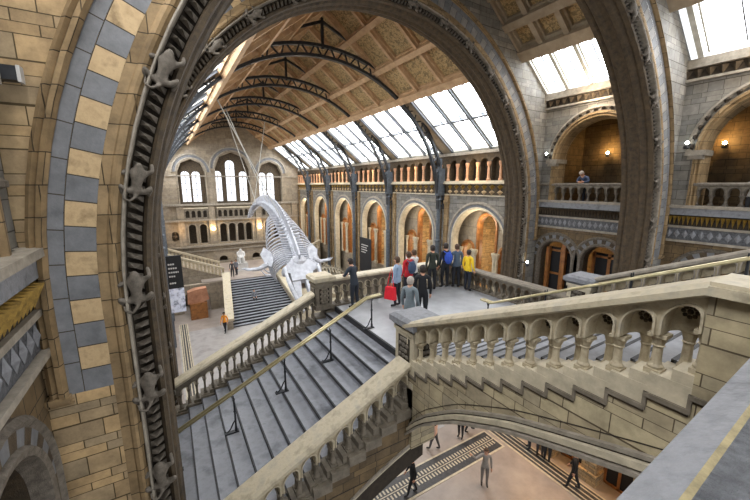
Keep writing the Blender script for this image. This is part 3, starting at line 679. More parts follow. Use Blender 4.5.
# west and east flights
def side_flight(sgn):
    X = (lambda x: x) if sgn < 0 else (lambda x: 2*CX-x)
    nm = 'west' if sgn < 0 else 'east'
    t = thing('stair_flight', 'grey stone flight with black nosings going down to the left from the landing' if sgn < 0 else 'stone flight going down from the far right edge of the landing', 'stairs', (X(1.5), 7.6, -6.6))
    tr = .345; ri = tr*WS; n = 14
    m = MB(); m.box(-tr*.5, tr*.5, -2.4, 2.4, -.16, 0); sme = m.data('step', [STEP])
    m = MB(); m.box(-.012, .02, -2.4, 2.4, -.06, .004); nme = m.data('nosing', [NOSE])
    for k in range(n):
        x = X(WX0-tr*(k+.5)); z = -3.95-ri*(k+1)
        o = inst('step', sme, t, (x-X(1.5), YS_+2.53-7.6, z+6.6)); inst('nosing', nme, o, (-sgn*(-1)*tr*.5*(-1) if False else (tr*.5 if sgn < 0 else -tr*.5)+(.0), 0, ri))
    # masonry carrying the flight
    m = MB(); xe = WX0-.345*14; k = 26
    P = [(WX0-.3, -4.0)]+[(xe+.0, -4.0-WS*(WX0-.3-xe)-.12)]
    xs = [xe+(WX0-.3-xe)*i/k for i in range(k+1)]
    for i in range(k):
        a, b_ = xs[i], xs[i+1]; ta, tb = [-4.13-WS*(WX0-x) for x in (a, b_)]
        for (y0, y1, dz) in ((YS_-.2, YN_+.2, 0),):
            ca, cb = min(ta-.1, crown(a, dz)), min(tb-.1, crown(b_, dz))
            p = [(X(a), y0, ca), (X(b_), y0, cb), (X(b_), y0, tb), (X(a), y0, ta), (X(a), y1, ca), (X(b_), y1, cb), (X(b_), y1, tb), (X(a), y1, ta)]
            m.add(p, [(0, 1, 2, 3), (4, 5, 6, 7), (0, 1, 5, 4), (3, 2, 6, 7)])
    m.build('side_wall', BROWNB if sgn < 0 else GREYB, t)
    m = MB()
    def band(y0, y1, d0, d1, mi):
        for i in range(k):
            a, b_ = xs[i], xs[i+1]
            p = [(X(x), y, crown(x, d)) for x in (a, b_) for y in (y0, y1) for d in (d0, d1)]
            m.add(p, [(0, 1, 3, 2), (4, 5, 7, 6), (0, 1, 5, 4), (2, 3, 7, 6), (0, 2, 6, 4), (1, 3, 7, 5)], mi)
    band(YS_-.235, YS_-.1, -.07, -.02, 0); band(YS_-.225, YS_-.1, -.02, .03, 1); band(YS_-.17, YN_-.1, .0, .5, 2)
    m.build('arch_moulding', [ROLL, PALE, DKRECESS], t)
    for ya, yb in ((YS_-.26, YS_+.2), (YN_-.2, YN_+.26)):      # stepped string courses under the balusters
        m = MB()
        for q in range(n):
            a = WX0-tr*q; b_ = a-tr; z = -3.95-ri*(q+1)
            m.box(*sorted((X(a), X(b_))), ya, yb, z-.12, z+.06, 0); m.box(*sorted((X(a), X(b_))), ya+.05, yb-.05, z-.42, z-.12, 1)
        m.build('stepped_string', [BALD, BROWNB], t)
    return t
side_flight(-1)
# landing
t = thing('stair_landing', 'pale paved landing in the middle of the staircase bridge where people stand', 'landing', (CX, 7.6, ZL))
m = MB(); m.box(WX0-.02, 2*CX-WX0+.02, YS_+.2, YN_-.2, ZL-.14, ZL); m.build('paving', LANDF, t)
m = MB(); k = 16; xs = [WX0-.005+(2*(CX-WX0)+.6)*i/k for i in range(k+1)]
for a, b_ in zip(xs, xs[1:]):
    p = [(x, y, z) for x in (a, b_) for y in (YS_-.2, YN_+.2) for z in (crown(x), ZL-.14)]
    m.add(p, [(0, 1, 3, 2), (4, 5, 7, 6), (0, 2, 6, 4), (1, 3, 7, 5), (0, 1, 5, 4), (2, 3, 7, 6)])
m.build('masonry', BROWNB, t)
m = MB(); m.box(WX0-.03, WX0+.03, YS_+.2, YN_-.2, ZL-.16, ZL+.004); m.build('nosing', NOSE, t)
for xx in (XB, XB2):
    m = MB(); xx += .1 if xx < CX else -.05; m.box(xx-.3, xx+.3, YS_-.28, YS_+.3, -5.26, ZL-.003); m.box(xx-.34, xx+.34, YS_-.32, YS_+.34, -4.78, -4.66); m.build('corner_pier', BRIDGEB, t)
# south flight
t = thing('stair_flight', 'stone flight rising from the landing to the right on a broad low arch', 'stairs', (CX, 3.0, ZL))
tr = .34; ri = tr*SS; n = 15
m = MB(); m.box(XB+.2-CX, XB2-.2-CX, -tr*.5, tr*.5, -.16, 0); sme = m.data('step', [STEP])
m = MB(); m.box(XB+.2-CX, XB2-.2-CX, -.02, .022, -.15, .004); nme = m.data('nosing', [NOSE])
for k in range(n):
    y = SY0-tr*(k+.5); z = ZL+ri*(k+1); o = inst('step', sme, t, (0, y-3.0, z-ZL)); inst('nosing', nme, o, (0, tr*.5, 0))
cur = smooth_soff()
def strip3(m, x0, x1, lo, hi, mi):
    for (a, p), (b_, q) in zip(cur, cur[1:]):
        v = [(x, y, z) for (y, pp) in ((a, p), (b_, q)) for x in (x0, x1) for z in (lo(y, pp), hi(y, pp))]
        m.add(v, [(0, 1, 3, 2), (4, 5, 7, 6), (0, 1, 5, 4), (2, 3, 7, 6), (0, 2, 6, 4), (1, 3, 7, 5)], mi)
base = lambda y: min(-3.47+SS*(5.1-y), -1.74)
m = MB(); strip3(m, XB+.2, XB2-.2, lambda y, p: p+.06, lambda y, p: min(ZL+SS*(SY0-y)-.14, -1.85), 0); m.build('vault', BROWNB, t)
BP = .322
for sgx, xo in ((-1, XB), (1, XB2)):
    m = MB(); strip3(m, xo-.2, xo+.2, lambda y, p: p, lambda y, p: max(p+.1, base(y)-.16), 0); m.build('side_wall', BRIDGEB, t)
    m = MB(); e = xo+sgx*.2
    for d0, d1, w_, mi in ((.285, .297, .006, 1), (.15, .2, .05, 0), (.125, .15, .03, 1), (.045, .125, .09, 2), (.02, .045, .05, 1), (-.03, .02, .12, 0)):
        x0, x1 = sorted((e, e+sgx*w_)); strip3(m, x0, x1, lambda y, p: p+d0, lambda y, p: p+d1, mi)
    m.build('arch_moulding', [ROLL, DKRECESS, PALE], t)
    m = MB()
    for k in range(-1, 14):
        a = 5.1-BP*k; b_ = a-BP; z = -3.47+SS*BP*(k+.5)
        m.box(xo-.205, xo+.205, b_, a, z-.3, z-.04, 0); x0, x1 = sorted((xo, xo+sgx*.232)); m.box(x0, x1, b_, a+.012, z-.285, z-.24, 1)
        x0, x1 = sorted((xo, xo+sgx*.226)); m.box(x0, x1, b_-.012, b_+.02, z-.285, z-.24+SS*BP, 1); x0, x1 = sorted((xo, xo+sgx*.215)); m.box(x0, x1, b_, a, z-.315, z-.285, 2)  # dark strip under each tread moulding stands in for its shadow
    m.build('stepped_string', [PALE, BALD, DARKST], t)

# ------------------------------------------------------------------ balustrades
def balustrade(name, label, group, origin, rz, slope, n, pitch, H, T, mats, rows=2, hs=.40, stilt=.14, m0=.0, m1=.0, top_th=.13, over=.09, step=True, rosette=False, cat='balustrade', lunette=False):
    t = thing(name, label, cat, origin, rz, group)
    L = n*pitch; cm, am, bm_, pm = mats
    fn = XZ
    m = MB(); z = H
    P = [(-T/2-over, z-top_th*.75), (-T/2-over, z-top_th*.3), (-T/2-over*.3, z), (T/2+over*.3, z), (T/2+over, z-top_th*.3), (T/2+over, z-top_th*.75), (T/2+.01, z-top_th), (-T/2-.01, z-top_th)]
    vs = [(u, w, v+slope*u) for u in (-m0, L+m1) for w, v in P]; k = len(P)
    m.add(vs, [tuple(range(k)), tuple(range(2*k-1, k-1, -1))]+[(i, (i+1) % k, k+(i+1) % k, k+i) for i in range(k)])
    m.build('coping', cm, t, local=True)
    m = MB(); arch_wall(m, fn, -m0, L+m1, hs, H-top_th, -T/2, T/2 if not lunette else .0, [(pitch*(k+.5), pitch*.37, hs, hs+stilt) for k in range(n)], 0, 10, shear=slope)
    # small raised rings round the arches
    for k in range(n):
        c = pitch*(k+.5)
        for w_ in ((-T/2, T/2) if not lunette else (-T/2,)):
            s = -1 if w_ < 0 else 1
            arch_ring(m, lambda u, w, v: (u, w, v+slope*u), c, hs+stilt, hs, [(pitch*.46, w_), (pitch*.45, w_+s*.025), (pitch*.39, w_+s*.025), (pitch*.365, w_-s*.02)], [1, 1, 1], 10)
        if rosette:
            zc = hs+stilt+pitch*.1+slope*c
            for q in range(8): m.ball((c+.05*math.cos(q*PI/4), -.003, zc+.05*math.sin(q*PI/4)), (.02, .018, .02), 6, 2)
            m.ball((c, -.003, zc), (.025, .025, .025), 6, 2)
    if lunette:
        for k in range(n): m.box(pitch*k+(0 if k else -m0), pitch*(k+1)+(m1 if k == n-1 else 0), .001, T/2, hs, H-top_th, 0, lambda u, w, v: (u, w, v+slope*u))
    m.build('arcade', [am, cm, DARKST], t, local=True)
    b = MB(); h = hs
    b.box(-.068, .068, -.068, .068, 0, .05); b.lathe([(.062, .05), (.066, .075), (.048, .1), (.042, .13), (.038, h-.15), (.043, h-.13), (.056, h-.12), (.044, h-.11), (.064, h-.045), (.072, h-.03)], (0, 0, 0), 10); b.box(-.074, .074, -.074, .074, h-.03, h+.002)
    sc = min(1, pitch/.32)
    me = b.data('baluster', [bm_])
    ws = [-(T/2-.085), T/2-.085] if rows == 2 else [0]
    for k in range(n+1):
        for w_ in ws:
            u = k*pitch + (pitch/2 if lunette and w_ > 0 else 0)
            if u < L+.01: inst('baluster', me, t, (u, w_, slope*k*pitch), (0, 0, 0), (sc, sc, 1 if u == k*pitch else 1+slope*pitch/2/hs))
    m = MB()
    for k in range(n+1):
        a, b_ = pitch*(k-.5), pitch*(k+.5)
        if k == 0: a = -m0
        if k == n: b_ = L+m1
        if step: m.box(a, b_, -T/2-.02, T/2+.02, slope*k*pitch-.14, slope*k*pitch)
    if not step: m.box(-m0, L+m1, -T/2-.04, T/2+.04, -.14, 0)
    m.build('plinth', pm, t, local=True)
    return t
SB_M = (COPEB, BAL, BAL, PALE); WB_M = (COPEB, BAL, BALD, STEP); DB_M = (BALD, BALD, BALD, BALD); GB_M = (CARVE, BALD, CARVE, COPE)
G = 'staircase balustrades'
balustrade('balustrade', 'pale carved balustrade with round arches climbing to the right, in front of the upper flight', G, (XB, 5.1, -3.47), -PI/2, SS, 13, .322, .86, .36, SB_M, m0=.02, m1=.0, rosette=True, lunette=True, top_th=.14, over=.11)
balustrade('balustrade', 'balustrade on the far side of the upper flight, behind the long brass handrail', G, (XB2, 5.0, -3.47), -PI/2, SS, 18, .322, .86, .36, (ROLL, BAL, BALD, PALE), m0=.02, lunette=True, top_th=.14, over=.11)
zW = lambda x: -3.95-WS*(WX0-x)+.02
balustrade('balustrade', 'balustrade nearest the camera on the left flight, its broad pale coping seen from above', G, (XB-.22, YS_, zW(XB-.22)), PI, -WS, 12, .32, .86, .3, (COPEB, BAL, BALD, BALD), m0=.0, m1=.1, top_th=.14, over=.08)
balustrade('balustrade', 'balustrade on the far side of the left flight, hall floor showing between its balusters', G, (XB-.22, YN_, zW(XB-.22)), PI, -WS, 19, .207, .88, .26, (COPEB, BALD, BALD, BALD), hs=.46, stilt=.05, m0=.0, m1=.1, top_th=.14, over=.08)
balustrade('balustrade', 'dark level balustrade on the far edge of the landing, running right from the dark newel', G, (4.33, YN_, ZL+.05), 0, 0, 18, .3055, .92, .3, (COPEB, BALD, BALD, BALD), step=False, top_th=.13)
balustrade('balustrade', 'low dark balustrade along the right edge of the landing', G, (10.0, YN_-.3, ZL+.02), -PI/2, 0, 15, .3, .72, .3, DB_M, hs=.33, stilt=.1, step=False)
# newel posts
def newel(label, x, y, zb, h, s=.27, mats=(PALE, COPE, DKRECESS, CARVE)):
    t = thing('newel_post', label, 'newel post', (x, y, zb), 0, 'newel posts of the staircase')
    m = MB(); m.box(-s, s, -s, s, 0, h-.26); m.box(-s-.03, s+.03, -s-.03, s+.03, 0, .14); m.box(-s-.03, s+.03, -s-.03, s+.03, h-.34, h-.26)
    m.build('shaft', mats[0], t, local=True)
    m = MB(); a, b_ = s+.1, s+.02
    m.box(-a, a, -a, a, h-.17, h-.06); 
    m.add([(-a, -a, h-.06), (a, -a, h-.06), (a, a, h-.06), (-a, a, h-.06), (-b_, -b_, h), (b_, -b_, h), (b_, b_, h), (-b_, b_, h)], [(0, 1, 5, 4), (1, 2, 6, 5), (2, 3, 7, 6), (3, 0, 4, 7), (4, 5, 6, 7)])
    m.add([(-s, -s, h-.26), (s, -s, h-.26), (s, s, h-.26), (-s, s, h-.26), (-a, -a, h-.17), (a, -a, h-.17), (a, a, h-.17), (-a, a, h-.17)], [(0, 1, 5, 4), (1, 2, 6, 5), (2, 3, 7, 6), (3, 0, 4, 7)])
    m.build('cap', mats[1], t, local=True)
    pm = MB(); q = s*.62; z0, z1 = .2, h-.42
    pm.box(-q, q, -.012, .0, z0, z1, 0)
    for k in range(7):
        for j in range(3):
            xx, zz = q*(-.62+.62*j), z0+(z1-z0)*(k+.5)/7
            pm.ball((xx*(1 if k % 2 else .6), -.018, zz), (.055, .03, .045), 6, 1)
    me = pm.data('carved_panel', [mats[2], mats[3]])
    for k in range(4): a = k*PI/2; inst('carved_panel', me, t, (s*math.sin(a), -s*math.cos(a), 0), (0, 0, a))
    return t
newel('pale newel post at the near corner of the landing with a flat grey cap', XB+.12, YS_+.05, ZL, 1.42, .3)
newel('newel post at the far right corner of the upper flight with a pale flat cap', XB2-.05, YS_, ZL, 1.4, .32)
newel('dark newel post at the far left corner of the landing, top of the left flight', 4.05, YN_, ZL, 1.12, mats=(BALD, COPEB, DKRECESS, BALD))
newel('newel post at the far right corner of the landing behind the standing people', 10.0, YN_, ZL, 1.0, mats=(BALD, BALD, DKRECESS, BALD))
# ------------------------------------------------------------------ brass handrails on iron posts
def handrail(label, pts, posts, up):
    t = thing('handrail', label, 'handrail', posts[0], 0, 'brass handrails')
    m = MB()
    side = Vector((pts[-1][0]-pts[0][0], pts[-1][1]-pts[0][1], 0)).normalized().cross(Vector((0, 0, 1)))*.048
    for s in (-1, 1): m.tube([Vector(p)+side*s for p in pts], .03, 8)
    for p in (pts[0], pts[-1]): m.tube([Vector(p)-side*1.2, Vector(p)+side*1.2], .022, 8)
    m.build('rail', BRASS, t, smooth=True)
    b = MB(); h = up
    b.lathe([(.035, 0), (.03, .1), (.022, .14), (.022, h*.55), (.035, h*.58), (.022, h*.61), (.018, h-.1), (.03, h-.06)], (0, 0, 0), 8)
    b.tube([(0, 0, h-.16), (0, -.04, h-.05), (0, -.04, h)], .012, 6); b.tube([(0, 0, h-.16), (0, .04, h-.05), (0, .04, h)], .012, 6)
    b.tube([(0, 0, .3), (-.05, 0, .24), (-.12, 0, .1), (-.2, 0, .03), (-.24, 0, .07)], .016, 6); b.box(-.26, .06, -.05, .05, 0, .025)
    me = b.data('post', [IRON])
    ang = math.atan2(pts[-1][1]-pts[0][1], pts[-1][0]-pts[0][0])
    for p in posts: inst('post', me, t, (p[0]-posts[0][0], p[1]-posts[0][1], p[2]-posts[0][2]), (0, 0, ang+PI))
    return t
st = lambda x: -3.95-.345*WS*math.ceil((WX0-x)/.345-1e-6) if x < WX0 else ZL
yh = 7.9
hx = [4.62, 3.36, 2.12, .9, -.3]
handrail('brass handrail on iron posts running down the middle of the left flight', [(4.9, yh, ZL+.93), (4.45, yh, ZL+.9), (-.75, yh, ZL+.9-WS*5.2)], [(x, yh, st(x)) for x in hx], .9)
stS = lambda y: ZL+.34*SS*math.ceil((SY0-y)/.34-1e-6)-.0 if y < SY0 else ZL
handrail('long brass handrail climbing to the right along the middle of the upper flight', [(CX, 6.2, ZL+.9), (CX, 5.85, ZL+.9), (CX, 1.2, ZL+.93+.446*4.65)], [(CX, y, stS(y)) for y in (5.98, 4.4, 2.8, 1.4)], .9)
# ------------------------------------------------------------------ second-floor landing where the photographer stands
m = MB(); m.box(XW, XE, -6, .62, -2.15, -1.85); struct(m.build('floor_gallery', COPE))
t = thing('parapet', 'broad grey stone coping in the lower right corner, right beside the camera', 'parapet', (2.4, .2, -1.85))
rot = math.radians(2.2)
def RP(x, y, z): return (.9+(x-.9)*math.cos(rot)-(y-.316)*math.sin(rot), .316+(x-.9)*math.sin(rot)+(y-.316)*math.cos(rot), z)
m = MB(); x0, x1 = -1.15, 3.73
sec = [(.316, -.9), (.316, -.765), (.219, -.715), (.203, -.718), (-.12, -.718), (-.22, -.77), (-.22, -.9)]
for i in range(len(sec)-1):
    (a, p), (b_, q) = sec[i], sec[i+1]
    m.quad(RP(x0, a, p), RP(x1, a, p), RP(x1, b_, q), RP(x0, b_, q), [0, 0, 1, 2, 0, 0][i])
for x in (x0, x1): m.add([RP(x, a, p) for a, p in sec], [tuple(range(len(sec)))], 0)
m.build('coping', [COPE, COPEY, COPED], t)
m = MB(); vs = [RP(x, y, z) for x in (x0, x1) for y in (-.12, .22) for z in (-2.1, -.9)]; m.add(vs, [(0, 1, 3, 2), (4, 5, 7, 6), (0, 1, 5, 4), (2, 3, 7, 6), (0, 2, 6, 4), (1, 3, 7, 5)]); m.build('wall', BRIDGEB, t)
t = thing('stone_pier', 'solid pale masonry pier at the upper end of the carved balustrade', 'pier', (XB, .5, -1.85))
m = MB(); m.box(XB-.207, XB+.207, .1, .92, -2.6, -.86); m.build('shaft', BRIDGEB, t)
m = MB(); m.box(XB-.29, XB+.29, .0, .92, -.88, -.80); m.box(XB-.26, XB+.26, .02, .92, -.80, -.765); m.build('coping', COPEB, t)
# gallery balustrades of the southern bays
balustrade('gallery_balustrade', 'grey balustrade of the gallery between the two stone arches, a person leaning over it', 'gallery balustrades', (XE+.12, 6.45, -.7), PI/2, 0, 11, .37, .78, .22, GB_M, rows=1, hs=.36, stilt=.1, m0=.3, m1=.3, step=False)
balustrade('gallery_balustrade', 'grey balustrade of the gallery at the right edge of the picture', 'gallery balustrades', (XE+.12, -.9, -.7), PI/2, 0, 15, .37, .78, .22, GB_M, rows=1, hs=.36, stilt=.1, m0=.3, m1=.1, step=False)
balustrade('gallery_balustrade', 'dark gallery balustrade seen edge-on at the left edge of the picture', 'gallery balustrades', (XW-.12, 4.9, -.7), -PI/2, 0, 15, .37, .78, .22, GB_M, rows=1, hs=.36, stilt=.1, m0=.3, m1=.1, step=False)
# ================================================================== THE FAR HALL
t = thing('grand_staircase', 'broad flight of steps at the far end of the hall, with buff side walls', 'stairs', (CX, 33, ZG))
n = 17; m0 = (3.35, 2.5)
for k in range(n):
    f = (k+.5)/n; hw = 2.95-.75*f; y = 30+5.6*k/n; m = MB(); m.box(6.8-hw, 6.8+hw, y, 36, ZG+2.7*k/n, ZG+2.7*(k+1)/n-.05, 0); m.box(6.8-hw, 6.8+hw, y-.03, y+.22, ZG+2.7*(k+1)/n-.05, ZG+2.7*(k+1)/n, 1)
    m.build('step', [NOSE, STEP], t)
for s in (-1, 1):
    m = MB(); q = []
    for y, z, hw in ((29.7, ZG, 2.95), (36, ZG, 2.2)):
        for w_ in (0, .5): q.append((6.8+s*(hw+w_), y))
    def wall(zb, za0, za1, ov, mi):
        v = []
        for (x, y), za in ((q[0], za0), (q[1], za0), (q[3], za1), (q[2], za1)):
            sx = ov if (x, y) in (q[1], q[3]) else -ov
            v.append((x+s*sx, y, zb if zb is not None else za-.2)); v.append((x+s*sx, y, za))
        m.add(v, [(0, 2, 4, 6), (1, 3, 5, 7), (0, 1, 3, 2), (2, 3, 5, 4), (4, 5, 7, 6), (6, 7, 1, 0)], mi)
    wall(ZG, ZG+.75, ZG+3.3, 0, 0); wall(None, ZG+.95, ZG+3.5, .1, 1)
    m.build('side_wall', [FARB, COPEB], t)
m = MB(); m.box(2.2, 12.0, 36, YN-.4, ZG, -9.3); m.build('upper_landing', FLOORP, t)
m = MB()
arch_wall(m, SW(35.8), -.9, 4.6, ZG, -9.3, 0, .5, [(1.6, 1.15, ZG, -10.9)], 0, 14); m.build('arched_wall', FARB, t)
m = MB(); m.box(-.9, 4.5, 38.2, 38.4, ZG, -9.5); m.build('recess_wall', DARKST, t)
# side flights off the landing
for s in (-1, 1):
    X = (lambda x: x) if s < 0 else (lambda x: 2*CX-x)
    t = thing('stair_flight', 'far side flight climbing left from the landing of the broad steps' if s < 0 else 'far side flight climbing right from the landing, behind the whale skeleton', 'stairs', (X(2.0), 39, -9.3))
    m = MB(); sl = .40
    v = [(X(x), y, z) for x, z in ((4.4, -9.3), (-.8, -9.3+5.2*sl)) for y in (37.6, 41) for z in (ZG+2.0, z)]
    m.add(v, [(0, 1, 3, 2), (4, 5, 7, 6), (0, 1, 5, 4), (2, 3, 7, 6), (0, 2, 6, 4), (1, 3, 7, 5)]); m.build('masonry', FARB, t)
    for yb in (37.6, 41):
        m = MB()
        v = [(X(x), y, z+d) for x, z in ((4.4, -9.3), (-.8, -9.3+5.2*sl)) for y in (yb-.14, yb+.14) for d in (.75, .95)]
        m.add(v, [(0, 1, 3, 2), (4, 5, 7, 6), (0, 1, 5, 4), (2, 3, 7, 6), (0, 2, 6, 4), (1, 3, 7, 5)]); m.build('coping', COPEB, t)
        m = MB(); m.box(-.09, .09, -.07, .07, 0, .78); me = m.data('baluster', [BAL])
        for k in range(16): x = 4.3-.33*k; inst('baluster', me, t, (X(x)-X(2.0), yb-39, sl*(4.4-x)), (0, 0, 0))
# white seated statue on the far landing
t = thing('statue', 'white marble statue seated on a pale block above the broad steps', 'statue', (6.45, 39.6, -9.3))
m = MB(); m.box(6.45-.62, 6.45+.62, 39.1, 40.1, -9.3, -8.45); m.box(6.45-.7, 6.45+.7, 39.0, 40.2, -9.3, -9.15); m.build('pedestal', WHITE, t)
sv = [(0, 0, .55), (0, .02, .85), (0, .0, 1.1), (0, -.03, 1.28), (0, -.05, 1.45), (.27, 0, 1.08), (.33, -.12, .8), (.22, -.32, .7), (-.27, 0, 1.08), (-.33, -.12, .8), (-.22, -.32, .7), (.17, -.35, .58), (.17, -.42, .1), (.17, -.58, .04), (-.17, -.35, .58), (-.17, -.4, .1), (-.17, -.56, .04)]
me = skin_mesh('figure', sv, [(0, 1), (1, 2), (2, 3), (3, 4), (2, 5), (5, 6), (6, 7), (2, 8), (8, 9), (9, 10), (0, 11), (11, 12), (12, 13), (0, 14), (14, 15), (15, 16)], [.24, .24, .22, .09, .14, .12, .09, .07, .12, .09, .07, .14, .1, .07, .14, .1, .07], [WHITE], 2)
inst('figure', me, t, (0, 0, .83), (0, 0, 0), (1.1, 1.1, 1.1))
m = MB(); m.box(-.35, .35, .1, .28, 0, .95); m.box(-.38, .38, -.25, .25, 0, .48); o = m.build('chair', WHITE, t, local=True); o.location = (0, 0, .85)
# bust in the niche of the end wall
t = thing('bust', 'dark bust standing in the arched niche at the left of the end wall', 'statue', (.45, YN+.15, -6.3))
m = MB(); m.lathe([(.2, 0), (.22, .08), (.12, .16), (.12, .22), (.3, .3), (.33, .45), (.26, .58), (.1, .64), (.1, .72)], (.45, YN+.15, -6.3), 10); m.ball((.45, YN+.13, -5.42), (.15, .17, .2), 10); m.build('figure', DARKST, t)
# ---- whale skeleton hanging in the hall
WK = [(7.2, 21.9, -5.25), (7.5, 23.4, -4.85), (7.9, 25.6, -4.3), (8.3, 29, -3.1), (8.5, 32.2, -2.3), (8.45, 35, -1.85), (8.2, 37.3, -1.95), (7.9, 38.9, -2.6), (7.7, 40.0, -3.5)]
def curve(K, n):
    out = []
    for i in range(n):
        s = (len(K)-1)*i/(n-1); k = min(int(s), len(K)-2); f = s-k
        P = [Vector(K[max(0, min(len(K)-1, k+d))]) for d in (-1, 0, 1, 2)]
        out.append(.5*((2*P[1])+(P[2]-P[0])*f+(2*P[0]-5*P[1]+4*P[2]-P[3])*f*f+(3*P[1]-P[0]-3*P[2]+P[3])*f**3))
    return out
WH = (7.8, 28, -3.2)
t = thing('whale_skeleton', 'huge white whale skeleton diving head first from the roof above the hall', 'skeleton', WH)
off = Vector(WH)
sp = curve(WK, 52)
m = MB(); m.lathe([(.19, -.17), (.24, -.15), (.2, -.05), (.2, .05), (.24, .15), (.19, .17)], (0, 0, 0), 10)
m.rod((0, 0, 0), (.62, 0, 0), .16, .08); m.rod((0, 0, 0), (-.62, 0, 0), .16, .08); m.rod((0, .15, 0), (0, .75, -.12), .1, .2)
vme = m.data('vertebra', [BONE], smooth=False)
for i, p in enumerate(sp):
    d = (sp[min(i+1, 51)]-sp[max(i-1, 0)]).normalized()
    upv = Vector((0, 0, 1)); upv = (upv-d*upv.dot(d)).normalized(); sd = upv.cross(d)
    R = Matrix((sd, upv, d)).transposed()
    s = 1.25 if i < 30 else max(.35, 1.25-(i-30)*.042)
    o = inst('vertebra', vme, t, p-off, R.to_euler(), (s,)*3)
ribs = []
for i in range(3, 24):
    p = sp[i]; d = (sp[i+1]-sp[i-1]).normalized(); upv = Vector((0, 0, 1)); upv = (upv-d*upv.dot(d)).normalized(); sd = upv.cross(d)
    f = (i-3)/20; w = 1.55*math.sin(PI*(.3+.55*f))+.2; h = 2.0*math.sin(PI*(.32+.5*f))
    for s in (-1, 1):
        pts = []
        for q in range(9):
            a = PI*.62*q/8; pts.append(p+sd*s*(w*math.sin(a*1.05)*1.0+.1)-upv*(h*(1-math.cos(a))*.62)-d*(.1*q/8))
        m = MB(); m.tube(pts, [.055, .065, .068, .068, .065, .06, .058, .055, .04], 6); m.build('rib', BONE, t, smooth=True)
# skull: broad back plate narrowing into two long prongs, and the bowed lower jaws
b0 = Vector((7.15, 21.7, -5.25)); tip = Vector((6.85, 19.4, -7.6)); dv = (tip-b0); L = dv.length; dn = dv.normalized(); rx = Vector((1, 0, 0)); nz = rx.cross(dn).normalized()
S3 = lambda u, v, w: b0+rx*u+dn*v+nz*w
m = MB()
def slab(outline, w0, w1): m.prism([(u, v) for u, v in outline], lambda u, w, v: S3(u, v, w), w0, w1)
slab([(-.5, -.35), (.5, -.35), (1.2, .2), (1.15, .5), (.75, .65), (.72, 1.2), (-.72, 1.2), (-.75, .65), (-1.15, .5), (-1.2, .2)], -.25, .28)
for s in (-1, 1):
    slab([(s*.14, 1.1), (s*.72, 1.1), (s*.6, 2.2), (s*.42, L), (s*.24, L), (s*.26, 2.2)], -.16, .2)
m.ball(S3(0, -.3, .05), (.6, .5, .5), 10); m.build('skull', BONE, t)
for s in (-1, 1):
    pts = [S3(s*1.1, .3, -.4), S3(s*1.08, 1.2, -.6), S3(s*.92, 2.2, -.7), S3(s*.6, L*.93, -.6), S3(s*.2, L+.1, -.5)]
    m = MB(); m.tube(curve(pts, 14), [.11]*4+[.13]*6+[.09]*4, 8); m.build('lower_jaw', BONE, t, smooth=True)
    c = Vector((CX+s*1.4-.1, 22.9, -5.0)); m = MB()
    m.prism([(-.2, .0), (.1, -.45), (.55, -.1), (.75, .6), (.35, 1.15), (-.15, .7)], lambda u, w, v: c+Vector((s*u*.8, w+v*.5, v*.75)), -.06, .06); m.build('shoulder_blade', BONE, t)
    e = Vector((3.75, 23.2, -5.35)) if s < 0 else Vector((9.95, 22.6, -5.15)); a = c+Vector((s*.15, 0, -.15))
    m = MB(); mid = a.lerp(e, .35)+Vector((0, 0, -.25)); m.tube([a, mid], [.2, .16], 8); m.tube([mid, a.lerp(e, .62)+Vector((0, 0, -.2))], [.13, .11], 8); m.tube([mid+Vector((0, .15, 0)), a.lerp(e, .62)+Vector((0, .15, -.18))], [.09, .08], 8)
    for q in range(4):
        b_ = a.lerp(e, .62)+Vector((0, -.1+.1*q, -.2)); m.tube([b_, b_.lerp(e, .5)+Vector((0, -.12+.09*q, -.05)), e+Vector((s*-.15*abs(q-1), -.2+.12*q, 0))], [.07, .055, .03], 6)
    m.build('flipper', BONE, t)
# suspension cables
for i, (a, b_) in enumerate((((3.0, 22.6, 4.85), sp[20]), ((4.3, 28.4, 5.5), sp[30]), ((5.3, 34.4, 5.82), sp[40]), ((8.6, 34.4, 5.88), sp[44]))):
    m = MB(); m.tube([a, b_], .035, 6); tag(m.build('suspension_cable', FRAME), ['steel cable from the left roof trusses down to the middle of the whale', 'steel cable to the back of the whale, second from the left', 'steel cable to the tail of the whale, third from the left', 'steel cable nearest the middle, down to the tail of the whale'][i], 'cable', 'cables holding the whale skeleton')
